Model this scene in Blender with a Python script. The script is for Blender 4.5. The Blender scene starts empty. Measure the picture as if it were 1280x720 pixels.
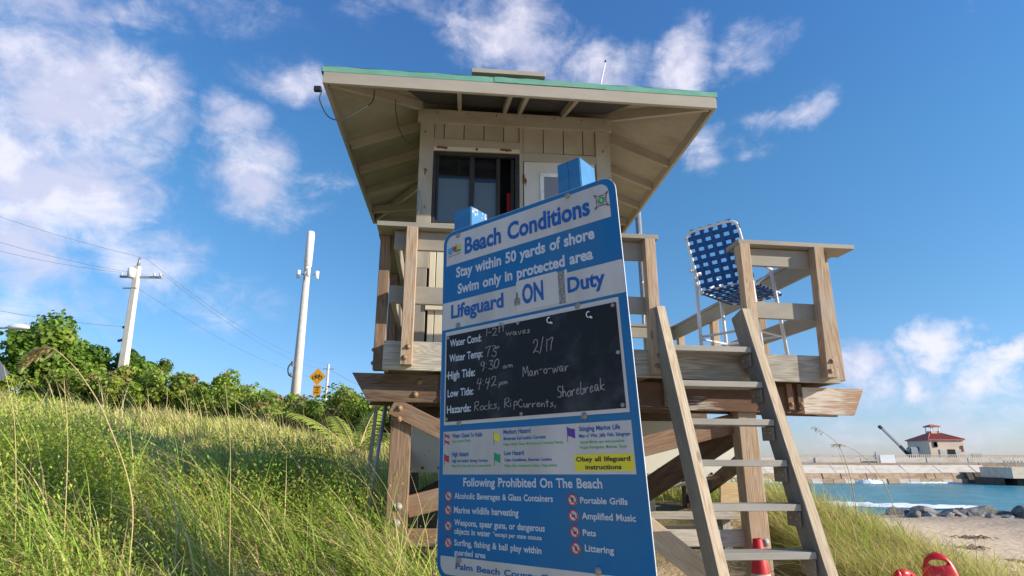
import bpy, bmesh, math, random
import numpy as np
from mathutils import Vector, Matrix, Euler

random.seed(7)
rng = np.random.default_rng(11)
R = math.radians
sc = bpy.context.scene
col = sc.collection

# ------------------------------------------------------------------ camera
EYE = 1.5
cam_d = bpy.data.cameras.new('camera')
cam_d.sensor_width = 36.0
cam_d.lens = 750.0 / 1280.0 * 36.0
cam_d.clip_start = 0.05
cam_d.clip_end = 20000
cam = bpy.data.objects.new('camera', cam_d)
col.objects.link(cam)
cam.location = (0, 0, EYE)
cam.rotation_euler = (R(90 + 15.855), 0, 0)
sc.camera = cam

# ------------------------------------------------------------------ sun + sky
SUN_EL = 22.5
SUN_DIR = Vector((0.953, -0.303, math.tan(R(SUN_EL)))).normalized()      # towards the sun
sun_d = bpy.data.lights.new('sun', 'SUN')
sun_d.energy = 5.0
sun_d.angle = R(0.53)
sun_d.color = (1.0, 0.90, 0.75)
sun = bpy.data.objects.new('sun', sun_d)
col.objects.link(sun)
sun.rotation_euler = SUN_DIR.to_track_quat('Z', 'Y').to_euler()
sun.location = (8, -3, 10)

sc.view_settings.view_transform = 'Standard'
sc.view_settings.look = 'None'
sc.view_settings.exposure = 0.5
sc.view_settings.gamma = 1.0

world = bpy.data.worlds.new('World')
sc.world = world
world.use_nodes = True
wn = world.node_tree.nodes
wl = world.node_tree.links
wn.clear()


class NT:
    """tiny helper to write node graphs"""
    def __init__(s, tree):
        s.n = tree.nodes
        s.l = tree.links

    def node(s, t, **kw):
        nd = s.n.new(t)
        for k, v in kw.items():
            setattr(nd, k, v)
        return nd

    def put(s, sock, v):
        if hasattr(v, 'is_output'):
            s.l.new(v, sock)
        elif v is not None:
            sock.default_value = v

    def math(s, op, a, b=None, c=None, clamp=False):
        nd = s.node('ShaderNodeMath', operation=op, use_clamp=clamp)
        s.put(nd.inputs[0], a)
        if b is not None: s.put(nd.inputs[1], b)
        if c is not None: s.put(nd.inputs[2], c)
        return nd.outputs[0]

    def vmath(s, op, a, b=None, out=0):
        nd = s.node('ShaderNodeVectorMath', operation=op)
        s.put(nd.inputs[0], a)
        if b is not None: s.put(nd.inputs[1], b)
        return nd.outputs[out]

    def noise(s, vec, scale, detail=4, rough=0.55, dist=0.0):
        nd = s.node('ShaderNodeTexNoise')
        s.put(nd.inputs['Vector'], vec)
        nd.inputs['Scale'].default_value = scale
        nd.inputs['Detail'].default_value = detail
        nd.inputs['Roughness'].default_value = rough
        nd.inputs['Distortion'].default_value = dist
        return nd.outputs['Fac']

    def ramp(s, fac, stops):
        nd = s.node('ShaderNodeValToRGB')
        el = nd.color_ramp.elements
        while len(el) < len(stops): el.new(0.5)
        for e, (p, c) in zip(el, stops):
            e.position = p
            e.color = (*c, 1) if len(c) == 3 else c
        s.put(nd.inputs[0], fac)
        return nd.outputs[0]

    def mix(s, fac, a, b, blend='MIX'):
        nd = s.node('ShaderNodeMix', data_type='RGBA', blend_type=blend)
        s.put(nd.inputs[0], fac)
        s.put(nd.inputs[6], (*a, 1) if isinstance(a, tuple) else a)
        s.put(nd.inputs[7], (*b, 1) if isinstance(b, tuple) else b)
        return nd.outputs[2]

    def mrange(s, v, a, b, c=0.0, d=1.0, kind='SMOOTHSTEP'):
        nd = s.node('ShaderNodeMapRange', interpolation_type=kind)
        s.put(nd.inputs[0], v)
        for i, q in enumerate((a, b, c, d)): nd.inputs[i + 1].default_value = q
        return nd.outputs[0]


def build_world():
    g = NT(world.node_tree)
    sky = g.node('ShaderNodeTexSky', sky_type='NISHITA')
    sky.sun_disc = False
    sky.sun_elevation = R(SUN_EL)
    sky.sun_rotation = math.atan2(SUN_DIR.x, SUN_DIR.y)
    sky.air_density = 1.0
    sky.dust_density = 0.25
    sky.ozone_density = 3.0
    sky.altitude = 0
    tc = g.node('ShaderNodeTexCoord')
    d = tc.outputs['Generated']
    sep = g.node('ShaderNodeSeparateXYZ')
    g.put(sep.inputs[0], d)
    az = g.math('MULTIPLY', g.math('ARCTAN2', sep.outputs[0], sep.outputs[1]), 57.2958)
    el = g.math('MULTIPLY', g.math('ARCSINE', sep.outputs[2]), 57.2958)
    cmb = g.node('ShaderNodeCombineXYZ')
    g.put(cmb.inputs[0], az)
    g.put(cmb.inputs[1], el)
    ae = cmb.outputs[0]
    # warp the cloud banks so their outlines are ragged
    wz = g.node('ShaderNodeTexNoise')
    g.put(wz.inputs['Vector'], d)
    wz.inputs['Scale'].default_value = 9
    wz.inputs['Detail'].default_value = 5
    wz.inputs['Roughness'].default_value = 0.6
    off = g.vmath('MULTIPLY', g.vmath('SUBTRACT', wz.outputs['Color'], (0.5, 0.5, 0.5)), (11, 7, 0))
    aw = g.vmath('ADD', ae, off)
    banks = [(-40.0, 27.0, 7.5, 5.0, 1.15), (-41.2, 19.9, 7.0, 5.2, 1.1), (-41.3, 15.6, 4.6, 3.5, 0.9), (-34.9, 27.9, 3.5, 3.6, 0.8),
             (-27.7, 27.8, 3.7, 2.9, 0.9), (-25.1, 24.2, 4.8, 3.7, 1.0), (-19.8, 25.4, 2.6, 1.0, 0.6), (-32.9, 16.0, 4.0, 2.6, 0.6),
             (-36.9, 34.7, 3.5, 1.4, 0.4), (0.0, 38.6, 7.2, 3.2, 0.9), (9.7, 35.6, 5.2, 2.3, 0.7), (18.1, 35.3, 3.6, 3.2, 0.9),
             (25.2, 35.6, 4.4, 1.8, 0.5), (27.9, 29.1, 3.4, 1.4, 0.6), (20.3, 27.1, 2.6, 2.1, 0.5), (24.7, 26.7, 1.4, 1.3, 0.3),
             (30.3, 8.1, 2.4, 2.1, 1.15), (33.2, 8.2, 2.0, 1.3, 0.8), (36.2, 9.1, 2.3, 2.0, 1.3), (35.4, 6.1, 1.9, 1.9, 1.25),
             (32.4, 5.1, 3.2, 2.5, 0.7), (38.9, 5.9, 2.0, 1.8, 0.9), (40.6, 7.7, 1.3, 1.1, 1.2), (33.7, 3.0, 9.3, 3.0, 0.5), (-33, 38, 9, 2.2, 0.45), (-22, 33, 5, 1.6, 0.35), (-45, 33, 7, 3, 0.6), (-28, 13, 8, 2.2, 0.35), (37.6, 5.0, 3, 1.8, 0.6),
             (-14.3, 39.9, 8.5, 1.4, 0.3), (41.8, 32.6, 0.8, 0.8, 0.2), (-39.1, 11.2, 5.7, 3.0, 0.5), (-14.8, 5.8, 2.8, 0.9, 0.3),
             (-58, 22, 14, 10, 0.9), (-80, 14, 12, 6, 0.8), (-110, 25, 14, 8, 0.7), (60, 6, 14, 4, 0.7), (85, 10, 14, 5, 0.7),
             (120, 20, 16, 8, 0.7), (165, 14, 16, 6, 0.7), (-150, 18, 16, 8, 0.7), (20, 60, 20, 7, 0.5), (-60, 55, 16, 7, 0.6)]
    total = None
    for (a, e, ra, re, s) in banks:
        q = g.vmath('MULTIPLY', g.vmath('SUBTRACT', aw, (a, e, 0)), (1 / (ra * 1.45), 1 / (re * 1.45), 0))
        ln = g.vmath('LENGTH', q, out=1)
        t = g.math('MULTIPLY', g.math('SUBTRACT', 1.0, ln, clamp=True), s)
        total = t if total is None else g.math('MAXIMUM', total, t)
    fine = g.noise(g.vmath('MULTIPLY', d, (0.8, 0.8, 1.5)), 15, 10, 0.66, 0.6)
    mid = g.noise(d, 8, 6, 0.6)
    tex = g.math('ADD', g.math('MULTIPLY', fine, 0.5), g.math('MULTIPLY', mid, 0.5))
    dens = g.math('ADD', g.math('MULTIPLY', total, 1.15), g.math('MULTIPLY', g.math('SUBTRACT', tex, 0.47), 3.1))
    alpha = g.mrange(dens, 0.05, 1.25)
    alpha = g.math('MULTIPLY', alpha, g.mrange(total, 0.0, 0.30))
    alpha = g.math('MULTIPLY', alpha, 0.80)
    # bright crowns, slightly violet-grey bodies; the noise is compared with itself higher up to light the tops
    up = g.noise(g.vmath('ADD', d, (0.03, 0, 0.045)), 9, 5, 0.6)
    lo = g.noise(d, 9, 5, 0.6)
    light = g.mrange(g.math('SUBTRACT', lo, up), -0.08, 0.10)
    ccol = g.mix(light, (3.9, 3.85, 4.7), (5.3, 5.05, 5.5))
    # the blue is a little deeper than the clear-air model gives
    gam = g.node('ShaderNodeGamma')
    g.put(gam.inputs[0], sky.outputs[0])
    gam.inputs[1].default_value = 1.0
    grade = g.ramp(g.math('DIVIDE', el, 90.0, clamp=True), [(0.0, (0.53, 0.58, 0.84)), (0.14, (0.47, 0.70, 0.84)), (0.28, (0.46, 0.80, 0.95)), (0.44, (0.45, 0.80, 1.10))])
    tint = g.mix(1.0, gam.outputs[0], grade, 'MULTIPLY')
    c = g.mix(alpha, tint, ccol)
    bg = g.node('ShaderNodeBackground')
    g.put(bg.inputs[0], c)
    bg.inputs[1].default_value = 0.142
    out = g.node('ShaderNodeOutputWorld')
    g.l.new(bg.outputs[0], out.inputs[0])


SKY_TINT = (0.9, 0.98, 1.0)
build_world()

# ------------------------------------------------------------------ object helpers
WM = {}          # world matrices kept by hand


def link(o, M=None, parent=None):
    M = M or Matrix.Identity(4)
    col.objects.link(o)
    if parent is not None:
        o.parent = parent
        o.matrix_basis = WM[parent.name].inverted() @ M
    else:
        o.matrix_basis = M
    WM[o.name] = M
    return o


def T(x, y, z): return Matrix.Translation((x, y, z))


def thing(name, label, cat, loc=(0, 0, 0), group=None):
    o = bpy.data.objects.new(name, None)
    o.empty_display_size = 0.2
    link(o, T(*loc))
    o['label'] = label
    o['category'] = cat
    if group: o['group'] = group
    return o


def subempty(name, parent, loc=(0, 0, 0)):
    o = bpy.data.objects.new(name, None)
    link(o, T(*loc), parent)
    return o


def tag(o, label, cat, group=None):
    o['label'] = label
    o['category'] = cat
    if group: o['group'] = group
    return o


def struct(o):
    o['kind'] = 'structure'
    return o


def stuff(o):
    o['kind'] = 'stuff'
    return o


def mesh_obj(name, me, m, parent=None, M=None):
    if m is not None and not me.materials: me.materials.append(m)
    o = bpy.data.objects.new(name, me)
    return link(o, M, parent)


def np_mesh(name, verts, quads, m=None, tint=None, smooth=False):
    me = bpy.data.meshes.new(name)
    verts = np.asarray(verts, dtype=np.float32)
    quads = np.asarray(quads, dtype=np.int32)
    k = quads.shape[1]
    me.vertices.add(len(verts))
    me.vertices.foreach_set('co', verts.ravel())
    me.loops.add(quads.size)
    me.loops.foreach_set('vertex_index', quads.ravel())
    me.polygons.add(len(quads))
    me.polygons.foreach_set('loop_start', np.arange(0, quads.size, k, dtype=np.int32))
    me.polygons.foreach_set('loop_total', np.full(len(quads), k, dtype=np.int32))
    if smooth: me.polygons.foreach_set('use_smooth', np.ones(len(quads), dtype=bool))
    me.update(calc_edges=True)
    if tint is not None:
        at = me.attributes.new('tint', 'FLOAT_COLOR', 'POINT')
        c = np.ones((len(verts), 4), dtype=np.float32)
        c[:, :3] = tint
        at.data.foreach_set('color', c.ravel())
    if m: me.materials.append(m)
    return me


def chamfer_box(L, W, H, b=0.003, skew0=0.0, skew1=0.0):
    """a plank from x=0..L, centred in y and z, edges eased; skew slants the end cuts (top shifted by skew)"""
    bm = bmesh.new()
    bmesh.ops.create_cube(bm, size=1.0)
    for v in bm.verts:
        x = (v.co.x + 0.5) * L
        z = v.co.z * H
        if v.co.x < 0: x += skew0 * v.co.z
        else: x += skew1 * v.co.z
        v.co = Vector((x, v.co.y * W, z))
    if b > 0:
        bmesh.ops.bevel(bm, geom=bm.edges[:], offset=min(b, 0.3 * min(W, H)), segments=1, affect='EDGES')
    me = bpy.data.meshes.new('plank')
    bm.to_mesh(me)
    bm.free()
    return me


def plank(name, a, b, W, H, m, parent=None, up=(0, 0, 1), bev=0.003, skew0=0, skew1=0, roll=0.0):
    """a board of section W (sideways) x H (along up) running from a to b, grain along its length"""
    a = Vector(a); b = Vector(b)
    x = (b - a)
    L = x.length
    x.normalize()
    upv = Vector(up)
    y = upv.cross(x).normalized()
    z = x.cross(y).normalized()
    M = Matrix.Identity(4)
    for i in range(3):
        M[i][0] = x[i]; M[i][1] = y[i]; M[i][2] = z[i]; M[i][3] = a[i]
    if roll: M = M @ Matrix.Rotation(roll, 4, 'X')
    return mesh_obj(name, chamfer_box(L, W, H, bev, skew0, skew1), m, parent, M)


def bm_obj(name, bm, m, parent=None, M=None, smooth=False):
    me = bpy.data.meshes.new(name)
    bm.to_mesh(me)
    bm.free()
    if smooth:
        for p in me.polygons: p.use_smooth = True
    return mesh_obj(name, me, m, parent, M)


def add_box(bm, c, s, M=None):
    r = bmesh.ops.create_cube(bm, size=1.0)
    for v in r['verts']:
        v.co = Vector((v.co.x * s[0] + c[0], v.co.y * s[1] + c[1], v.co.z * s[2] + c[2]))
        if M: v.co = M @ v.co
    return r['verts']


def add_tube(bm, pts, rad, seg=8, cap=True):
    """rad: number or list"""
    pts = [Vector(p) for p in pts]
    n = len(pts)
    rr = rad if isinstance(rad, (list, tuple)) else [rad] * n
    rings = []
    ref = None
    for i, p in enumerate(pts):
        t = (pts[min(i + 1, n - 1)] - pts[max(i - 1, 0)]).normalized()
        if ref is None:
            ref = Vector((0, 0, 1)) if abs(t.z) < 0.9 else Vector((1, 0, 0))
        s = t.cross(ref)
        if s.length < 1e-5: s = t.cross(Vector((0, 1, 0)))
        s.normalize()
        q = s.cross(t).normalized()
        ref = q
        rings.append([bm.verts.new(p + (s * math.cos(2 * math.pi * k / seg) + q * math.sin(2 * math.pi * k / seg)) * rr[i]) for k in range(seg)])
    for i in range(n - 1):
        for k in range(seg):
            bm.faces.new((rings[i][k], rings[i][(k + 1) % seg], rings[i + 1][(k + 1) % seg], rings[i + 1][k]))
    if cap:
        bm.faces.new(rings[0][::-1])
        bm.faces.new(rings[-1])


def tube(name, pts, rad, m, parent=None, seg=8, M=None):
    bm = bmesh.new()
    add_tube(bm, pts, rad, seg)
    bmesh.ops.recalc_face_normals(bm, faces=bm.faces[:])
    return bm_obj(name, bm, m, parent, M, smooth=True)


def add_lathe(bm, prof, seg=20, M=None):
    rings = []
    for r, z in prof:
        ring = []
        for k in range(seg):
            a = 2 * math.pi * k / seg
            v = Vector((r * math.cos(a), r * math.sin(a), z))
            ring.append(bm.verts.new(M @ v if M else v))
        rings.append(ring)
    for i in range(len(rings) - 1):
        for k in range(seg):
            bm.faces.new((rings[i][k], rings[i][(k + 1) % seg], rings[i + 1][(k + 1) % seg], rings[i + 1][k]))
    bm.faces.new(rings[0][::-1])
    bm.faces.new(rings[-1])


def catmull(P, k=6):
    P = [Vector(p) for p in P]
    Q = [P[0] * 2 - P[1]] + P + [P[-1] * 2 - P[-2]]
    out = []
    for i in range(1, len(Q) - 2):
        p0, p1, p2, p3 = Q[i - 1:i + 3]
        for j in range(k):
            t = j / k
            out.append(0.5 * ((2 * p1) + (p2 - p0) * t + (2 * p0 - 5 * p1 + 4 * p2 - p3) * t * t + (3 * p1 - p0 - 3 * p2 + p3) * t ** 3))
    out.append(P[-1])
    return out


# ------------------------------------------------------------------ materials
def mat(name, rough=0.7):
    m = bpy.data.materials.new(name)
    m.use_nodes = True
    g = NT(m.node_tree)
    bsdf = m.node_tree.nodes['Principled BSDF']
    bsdf.inputs['Roughness'].default_value = rough
    return m, g, bsdf


def obj_vec(g, scale=(1, 1, 1), rnd=20.0):
    tc = g.node('ShaderNodeTexCoord')
    oi = g.node('ShaderNodeObjectInfo')
    mp = g.node('ShaderNodeMapping')
    g.put(mp.inputs[0], tc.outputs['Object'])
    mp.inputs['Scale'].default_value = scale
    off = g.math('MULTIPLY', oi.outputs['Random'], rnd)
    cmb = g.node('ShaderNodeCombineXYZ')
    g.put(cmb.inputs[0], off); g.put(cmb.inputs[1], off); g.put(cmb.inputs[2], off)
    return g.vmath('ADD', mp.outputs[0], cmb.outputs[0]), oi.outputs['Random'], tc.outputs['Object']


def bump(g, bsdf, h, strength=0.3, dist=0.005):
    b = g.node('ShaderNodeBump')
    b.inputs['Strength'].default_value = strength
    b.inputs['Distance'].default_value = dist
    g.put(b.inputs['Height'], h)
    g.l.new(b.outputs[0], bsdf.inputs['Normal'])


def wood(name, dark, mid, light, patch=None, patch_amt=0.5, grain=1.0, rough=0.8, knots=True, vary=0.25, bumps=0.5):
    m, g, b = mat(name, rough)
    v, rnd, ob = obj_vec(g, (0.55, 9, 9))
    v = g.vmath('MULTIPLY', v, g.math('ADD', 0.75, g.math('MULTIPLY', rnd, 0.6)))
    ring = g.noise(v, 1.5, 2, 0.45, 0.35)
    lines = g.math('FRACT', g.math('MULTIPLY', ring, 13.0))
    lines = g.mrange(g.math('ABSOLUTE', g.math('SUBTRACT', lines, 0.5)), 0.0, 0.5)
    v2, _, _ = obj_vec(g, (2.2, 70, 70))
    fib = g.noise(v2, 2.0, 5, 0.65)
    f = g.math('ADD', g.math('MULTIPLY', lines, 0.26 * grain), g.math('MULTIPLY', fib, 0.85))
    c = g.ramp(f, [(0.18, dark), (0.52, mid), (0.85, light)])
    v3, _, _ = obj_vec(g, (1.3, 5, 5), 31.0)
    blotch = g.noise(v3, 1.7, 5, 0.6)
    if patch:
        c = g.mix(g.math('MULTIPLY', g.mrange(blotch, 0.42, 0.68), patch_amt), c, patch)
    c = g.mix(g.mrange(blotch, 0.3, 0.7, 0.0, 0.35), c, (0.0, 0.0, 0.0), 'MULTIPLY') if False else c
    if knots:
        vo = g.node('ShaderNodeTexVoronoi')
        v4, _, _ = obj_vec(g, (2.0, 6, 6), 13.0)
        g.put(vo.inputs['Vector'], v4)
        vo.inputs['Scale'].default_value = 1.1
        k = g.mrange(vo.outputs['Distance'], 0.05, 0.13, 1.0, 0.0)
        c = g.mix(g.math('MULTIPLY', k, 0.6), c, tuple(x * 0.45 for x in dark))
    hsv = g.node('ShaderNodeHueSaturation')
    g.put(hsv.inputs['Value'], g.math('ADD', 1 - vary / 2, g.math('MULTIPLY', rnd, vary)))
    g.put(hsv.inputs['Color'], c)
    g.l.new(hsv.outputs[0], b.inputs['Base Color'])
    # end-grain cracks along the length
    v5, _, _ = obj_vec(g, (0.8, 40, 40), 17.0)
    cr = g.mrange(g.noise(v5, 1.5, 4, 0.6, 0.3), 0.60, 0.68, 0.0, 1.0)
    h = g.math('SUBTRACT', f, g.math('MULTIPLY', cr, 0.9))
    bump(g, b, h, bumps, 0.003)
    b.inputs['Specular IOR Level'].default_value = 0.25
    return m


def paint(name, c1, c2=None, rough=0.6, dirt=None, dirt_amt=0.4, scale=6, under=None, under_amt=0.0, vert=False, bumps=0.25):
    m, g, b = mat(name, rough)
    sc3 = (1, 1, 0.35) if vert else (0.5, 1.5, 1.5)
    v, rnd, ob = obj_vec(g, sc3)
    n1 = g.noise(v, scale, 6, 0.65)
    n2 = g.noise(v, scale * 0.35, 4, 0.6)
    c = g.mix(g.mrange(n1, 0.3, 0.7), c1, c2 or tuple(x * 0.85 for x in c1))
    if dirt:
        c = g.mix(g.math('MULTIPLY', g.mrange(n2, 0.45, 0.7), dirt_amt), c, dirt)
    v2, _, _ = obj_vec(g, (2.0, 60, 60), 7.0)
    gr = g.noise(v2, 2.0, 4, 0.6)
    if under:
        fl = g.math('ADD', g.math('MULTIPLY', gr, 0.5), g.math('MULTIPLY', n2, 0.6))
        c = g.mix(g.mrange(fl, 0.62 - under_amt, 0.68 - under_amt), c, under)
    g.l.new(c, b.inputs['Base Color'])
    bump(g, b, g.math('ADD', gr, g.math('MULTIPLY', n1, 0.5)), bumps, 0.002)
    b.inputs['Specular IOR Level'].default_value = 0.3
    return m


def plain(name, c, rough=0.5, metal=0.0, var=0.12, scale=14, spec=0.4):
    m, g, b = mat(name, rough)
    v, rnd, ob = obj_vec(g)
    n = g.noise(v, scale, 4, 0.6)
    cc = g.mix(g.mrange(n, 0.25, 0.75), tuple(x * (1 - var) for x in c), tuple(min(1, x * (1 + var)) for x in c))
    g.l.new(cc, b.inputs['Base Color'])
    b.inputs['Metallic'].default_value = metal
    b.inputs['Specular IOR Level'].default_value = spec
    return m


M_ = {}
M_['post'] = wood('natural_post_wood', (0.20, 0.125, 0.075), (0.40, 0.275, 0.175), (0.54, 0.41, 0.29), (0.43, 0.36, 0.285), 0.8)
M_['post_brown'] = wood('brown_post_wood', (0.12, 0.07, 0.042), (0.235, 0.15, 0.095), (0.36, 0.245, 0.165), (0.16, 0.10, 0.07), 0.6)
M_['weather'] = wood('weathered_grey_wood', (0.20, 0.17, 0.135), (0.36, 0.325, 0.265), (0.50, 0.46, 0.385), (0.30, 0.28, 0.25), 0.5, grain=1.5, knots=False)
M_['ladder_edge_lit'] = wood('ladder_edge_lit_wood', (0.30, 0.21, 0.13), (0.54, 0.42, 0.285), (0.66, 0.55, 0.40), (0.50, 0.42, 0.32), 0.5)  # bright tone with the sunlight on the front edges painted in
M_['ladder_side_shaded'] = wood('ladder_side_shaded_wood', (0.15, 0.14, 0.125), (0.25, 0.235, 0.21), (0.36, 0.34, 0.30), (0.20, 0.19, 0.175), 0.5, knots=False, grain=0.6)  # greyer copy: shade on the stringer sides is put into this colour
M_['beam'] = wood('dark_beam_wood', (0.055, 0.032, 0.02), (0.125, 0.075, 0.048), (0.22, 0.14, 0.09), (0.23, 0.19, 0.15), 0.5, knots=False)
M_['brace'] = wood('brown_brace_wood', (0.10, 0.055, 0.032), (0.22, 0.13, 0.08), (0.34, 0.22, 0.14), (0.28, 0.22, 0.17), 0.5)
M_['dock'] = wood('pale_dock_wood', (0.26, 0.23, 0.19), (0.44, 0.40, 0.34), (0.58, 0.54, 0.47), (0.38, 0.31, 0.24), 0.4, knots=False)
M_['rail'] = paint('taupe_rail_paint', (0.315, 0.285, 0.235), (0.26, 0.235, 0.195), 0.6, (0.20, 0.18, 0.15), 0.4)
M_['tread'] = paint('grey_tread_paint', (0.36, 0.34, 0.30), (0.29, 0.275, 0.245), 0.65, (0.22, 0.20, 0.17), 0.4)
M_['worn_white'] = paint('worn_white_paint', (0.62, 0.57, 0.50), (0.55, 0.48, 0.40), 0.75, (0.42, 0.26, 0.14), 0.8, 5, (0.33, 0.21, 0.13), 0.08)
M_['beam_worn'] = paint('beam_peeling_paint', (0.16, 0.085, 0.055), (0.10, 0.055, 0.035), 0.8, (0.06, 0.035, 0.025), 0.5, 5, (0.45, 0.41, 0.36), 0.03)
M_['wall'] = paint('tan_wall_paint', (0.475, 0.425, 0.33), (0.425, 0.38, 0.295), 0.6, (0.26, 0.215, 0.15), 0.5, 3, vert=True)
M_['wall_low'] = paint('cream_lit_wall_paint', (0.66, 0.60, 0.45), (0.62, 0.56, 0.42), 0.6, (0.5, 0.45, 0.33), 0.25, 3, vert=True)  # paler wall tone; sunlight on the lower siding is put into the colour
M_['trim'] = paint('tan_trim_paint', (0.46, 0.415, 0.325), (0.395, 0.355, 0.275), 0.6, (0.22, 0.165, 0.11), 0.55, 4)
M_['fascia'] = paint('taupe_fascia_paint', (0.40, 0.36, 0.295), (0.36, 0.32, 0.265), 0.6, (0.27, 0.24, 0.19), 0.3, 4)
M_['soffit'] = paint('tan_soffit_paint', (0.40, 0.355, 0.28), (0.35, 0.31, 0.24), 0.75, (0.20, 0.17, 0.12), 0.5, 5)
M_['rafter'] = paint('tan_rafter_paint', (0.44, 0.39, 0.315), (0.38, 0.335, 0.27), 0.7, (0.24, 0.20, 0.155), 0.4, 5)
M_['green'] = paint('green_drip_metal', (0.12, 0.34, 0.25), (0.19, 0.42, 0.32), 0.5, (0.22, 0.36, 0.28), 0.5, 9)
M_['shingle'] = plain('dark_green_shingle', (0.05, 0.09, 0.07), 0.9)
M_['door'] = paint('white_door_paint', (0.66, 0.64, 0.58), (0.62, 0.60, 0.54), 0.45, (0.5, 0.44, 0.34), 0.25, 3, vert=True)
M_['rust'] = plain('rust', (0.20, 0.075, 0.03), 0.9, 0, 0.5, 40)
M_['dark_frame'] = plain('black_window_frame', (0.03, 0.029, 0.026), 0.6, 0.0, 0.3)
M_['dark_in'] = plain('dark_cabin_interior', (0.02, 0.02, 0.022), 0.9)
M_['red_in'] = plain('red_cloth', (0.35, 0.02, 0.03), 0.8)
M_['bluepaint'] = paint('blue_post_paint', (0.03, 0.165, 0.36), (0.045, 0.21, 0.43), 0.6, (0.02, 0.09, 0.20), 0.45, 7)
M_['signblue'] = paint('sign_blue', (0.003, 0.135, 0.36), (0.005, 0.15, 0.38), 0.4, (0.05, 0.17, 0.30), 0.6, 4, vert=True, bumps=0.03)
M_['signwhite'] = paint('sign_white', (0.66, 0.60, 0.56), (0.62, 0.565, 0.525), 0.45, (0.36, 0.32, 0.28), 0.5, 5, vert=True, bumps=0.03)
M_['signedge'] = plain('sign_edge_metal', (0.72, 0.72, 0.74), 0.4, 0.3, 0.1)
M_['board'] = None
M_['text_blue'] = plain('print_blue', (0.006, 0.10, 0.36), 0.45, 0, 0.03)
M_['text_white'] = plain('print_white', (0.62, 0.62, 0.66), 0.45, 0, 0.03)
M_['text_green'] = plain('print_green', (0.10, 0.42, 0.10), 0.5, 0, 0.03)
M_['text_black'] = plain('print_black', (0.02, 0.02, 0.02), 0.5, 0, 0.03)
M_['yellow'] = plain('print_yellow', (0.80, 0.66, 0.02), 0.45, 0, 0.03)
M_['p_red'] = plain('print_red', (0.50, 0.02, 0.05), 0.45, 0, 0.03)
M_['p_green'] = plain('print_flag_green', (0.01, 0.32, 0.12), 0.45, 0, 0.03)
M_['p_purple'] = plain('print_purple', (0.12, 0.04, 0.30), 0.45, 0, 0.03)
M_['p_cyan'] = plain('print_cyan', (0.05, 0.40, 0.55), 0.45, 0, 0.03)
M_['p_lime'] = plain('print_lime', (0.45, 0.60, 0.05), 0.45, 0, 0.03)
M_['p_brown'] = plain('print_brown', (0.16, 0.10, 0.08), 0.5, 0, 0.03)
M_['p_teal'] = plain('print_teal', (0.04, 0.28, 0.18), 0.5, 0, 0.1)
M_['chalk'] = plain('chalk', (0.32, 0.32, 0.31), 0.95, 0, 0.35, 120, 0.1)
M_['velcro'] = plain('velcro_grey', (0.28, 0.27, 0.27), 0.95, 0, 0.5, 90, 0.1)
M_['steel'] = plain('galvanised_bolt', (0.34, 0.31, 0.28), 0.7, 0.3, 0.25, 60)
M_['rustbolt'] = plain('rusty_bolt', (0.30, 0.19, 0.11), 0.7, 0.4, 0.4, 60)
M_['alu'] = plain('white_tube', (0.78, 0.78, 0.79), 0.35, 0.0, 0.05, 20, 0.5)
M_['web'] = plain('blue_webbing', (0.025, 0.105, 0.33), 0.75, 0, 0.25, 60, 0.2)
M_['conc'] = paint('pole_concrete', (0.62, 0.58, 0.52), (0.54, 0.50, 0.44), 0.85, (0.42, 0.39, 0.35), 0.3, 2)
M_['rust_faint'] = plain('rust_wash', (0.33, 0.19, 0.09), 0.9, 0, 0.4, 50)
M_['dark_sheet'] = plain('dark_eave_sheet', (0.06, 0.06, 0.06), 0.9)
M_['antenna'] = plain('antenna_white', (0.78, 0.79, 0.80), 0.5)
M_['greymetal'] = plain('grey_metal', (0.33, 0.34, 0.35), 0.5, 0.5)
M_['cable'] = plain('dark_green_cable', (0.015, 0.04, 0.035), 0.6)
M_['black'] = plain('black_rubber', (0.02, 0.02, 0.02), 0.6)
M_['wire'] = plain('wire_dark', (0.16, 0.17, 0.20), 0.6)
M_['orange_sign'] = plain('amber_sign', (0.75, 0.33, 0.01), 0.5)
M_['red'] = plain('red_plastic', (0.62, 0.015, 0.02), 0.35, 0, 0.08, 8, 0.5)
M_['red_cone'] = plain('cone_plastic', (0.55, 0.025, 0.03), 0.5, 0, 0.15, 10, 0.4)
M_['cone_white'] = plain('cone_band', (0.60, 0.50, 0.42), 0.6, 0, 0.25, 25)
M_['white_panel'] = paint('white_board_paint', (0.70, 0.68, 0.60), (0.66, 0.64, 0.56), 0.6, (0.5, 0.46, 0.36), 0.25, 3)
M_['ply'] = wood('plywood', (0.38, 0.26, 0.13), (0.52, 0.38, 0.21), (0.62, 0.48, 0.29), knots=False, grain=0.7)


def board_mat():
    m, g, b = mat('chalkboard_black', 0.6)
    v, rnd, ob = obj_vec(g)
    n = g.noise(v, 3.2, 6, 0.65)
    n2 = g.noise(v, 60, 3, 0.6)
    c = g.mix(g.math('MULTIPLY', g.mrange(n, 0.48, 0.72), 0.8), (0.011, 0.012, 0.013), (0.07, 0.071, 0.076))
    c = g.mix(g.math('MULTIPLY', n2, 0.12), c, (0.06, 0.06, 0.06))
    g.l.new(c, b.inputs['Base Color'])
    b.inputs['Specular IOR Level'].default_value = 0.25
    return m


M_['board'] = board_mat()


def glass_mat(name, c=(0.02, 0.03, 0.04)):
    m, g, b = mat(name, 0.06)
    b.inputs['Base Color'].default_value = (*c, 1)
    b.inputs['Specular IOR Level'].default_value = 0.7
    return m


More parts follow.
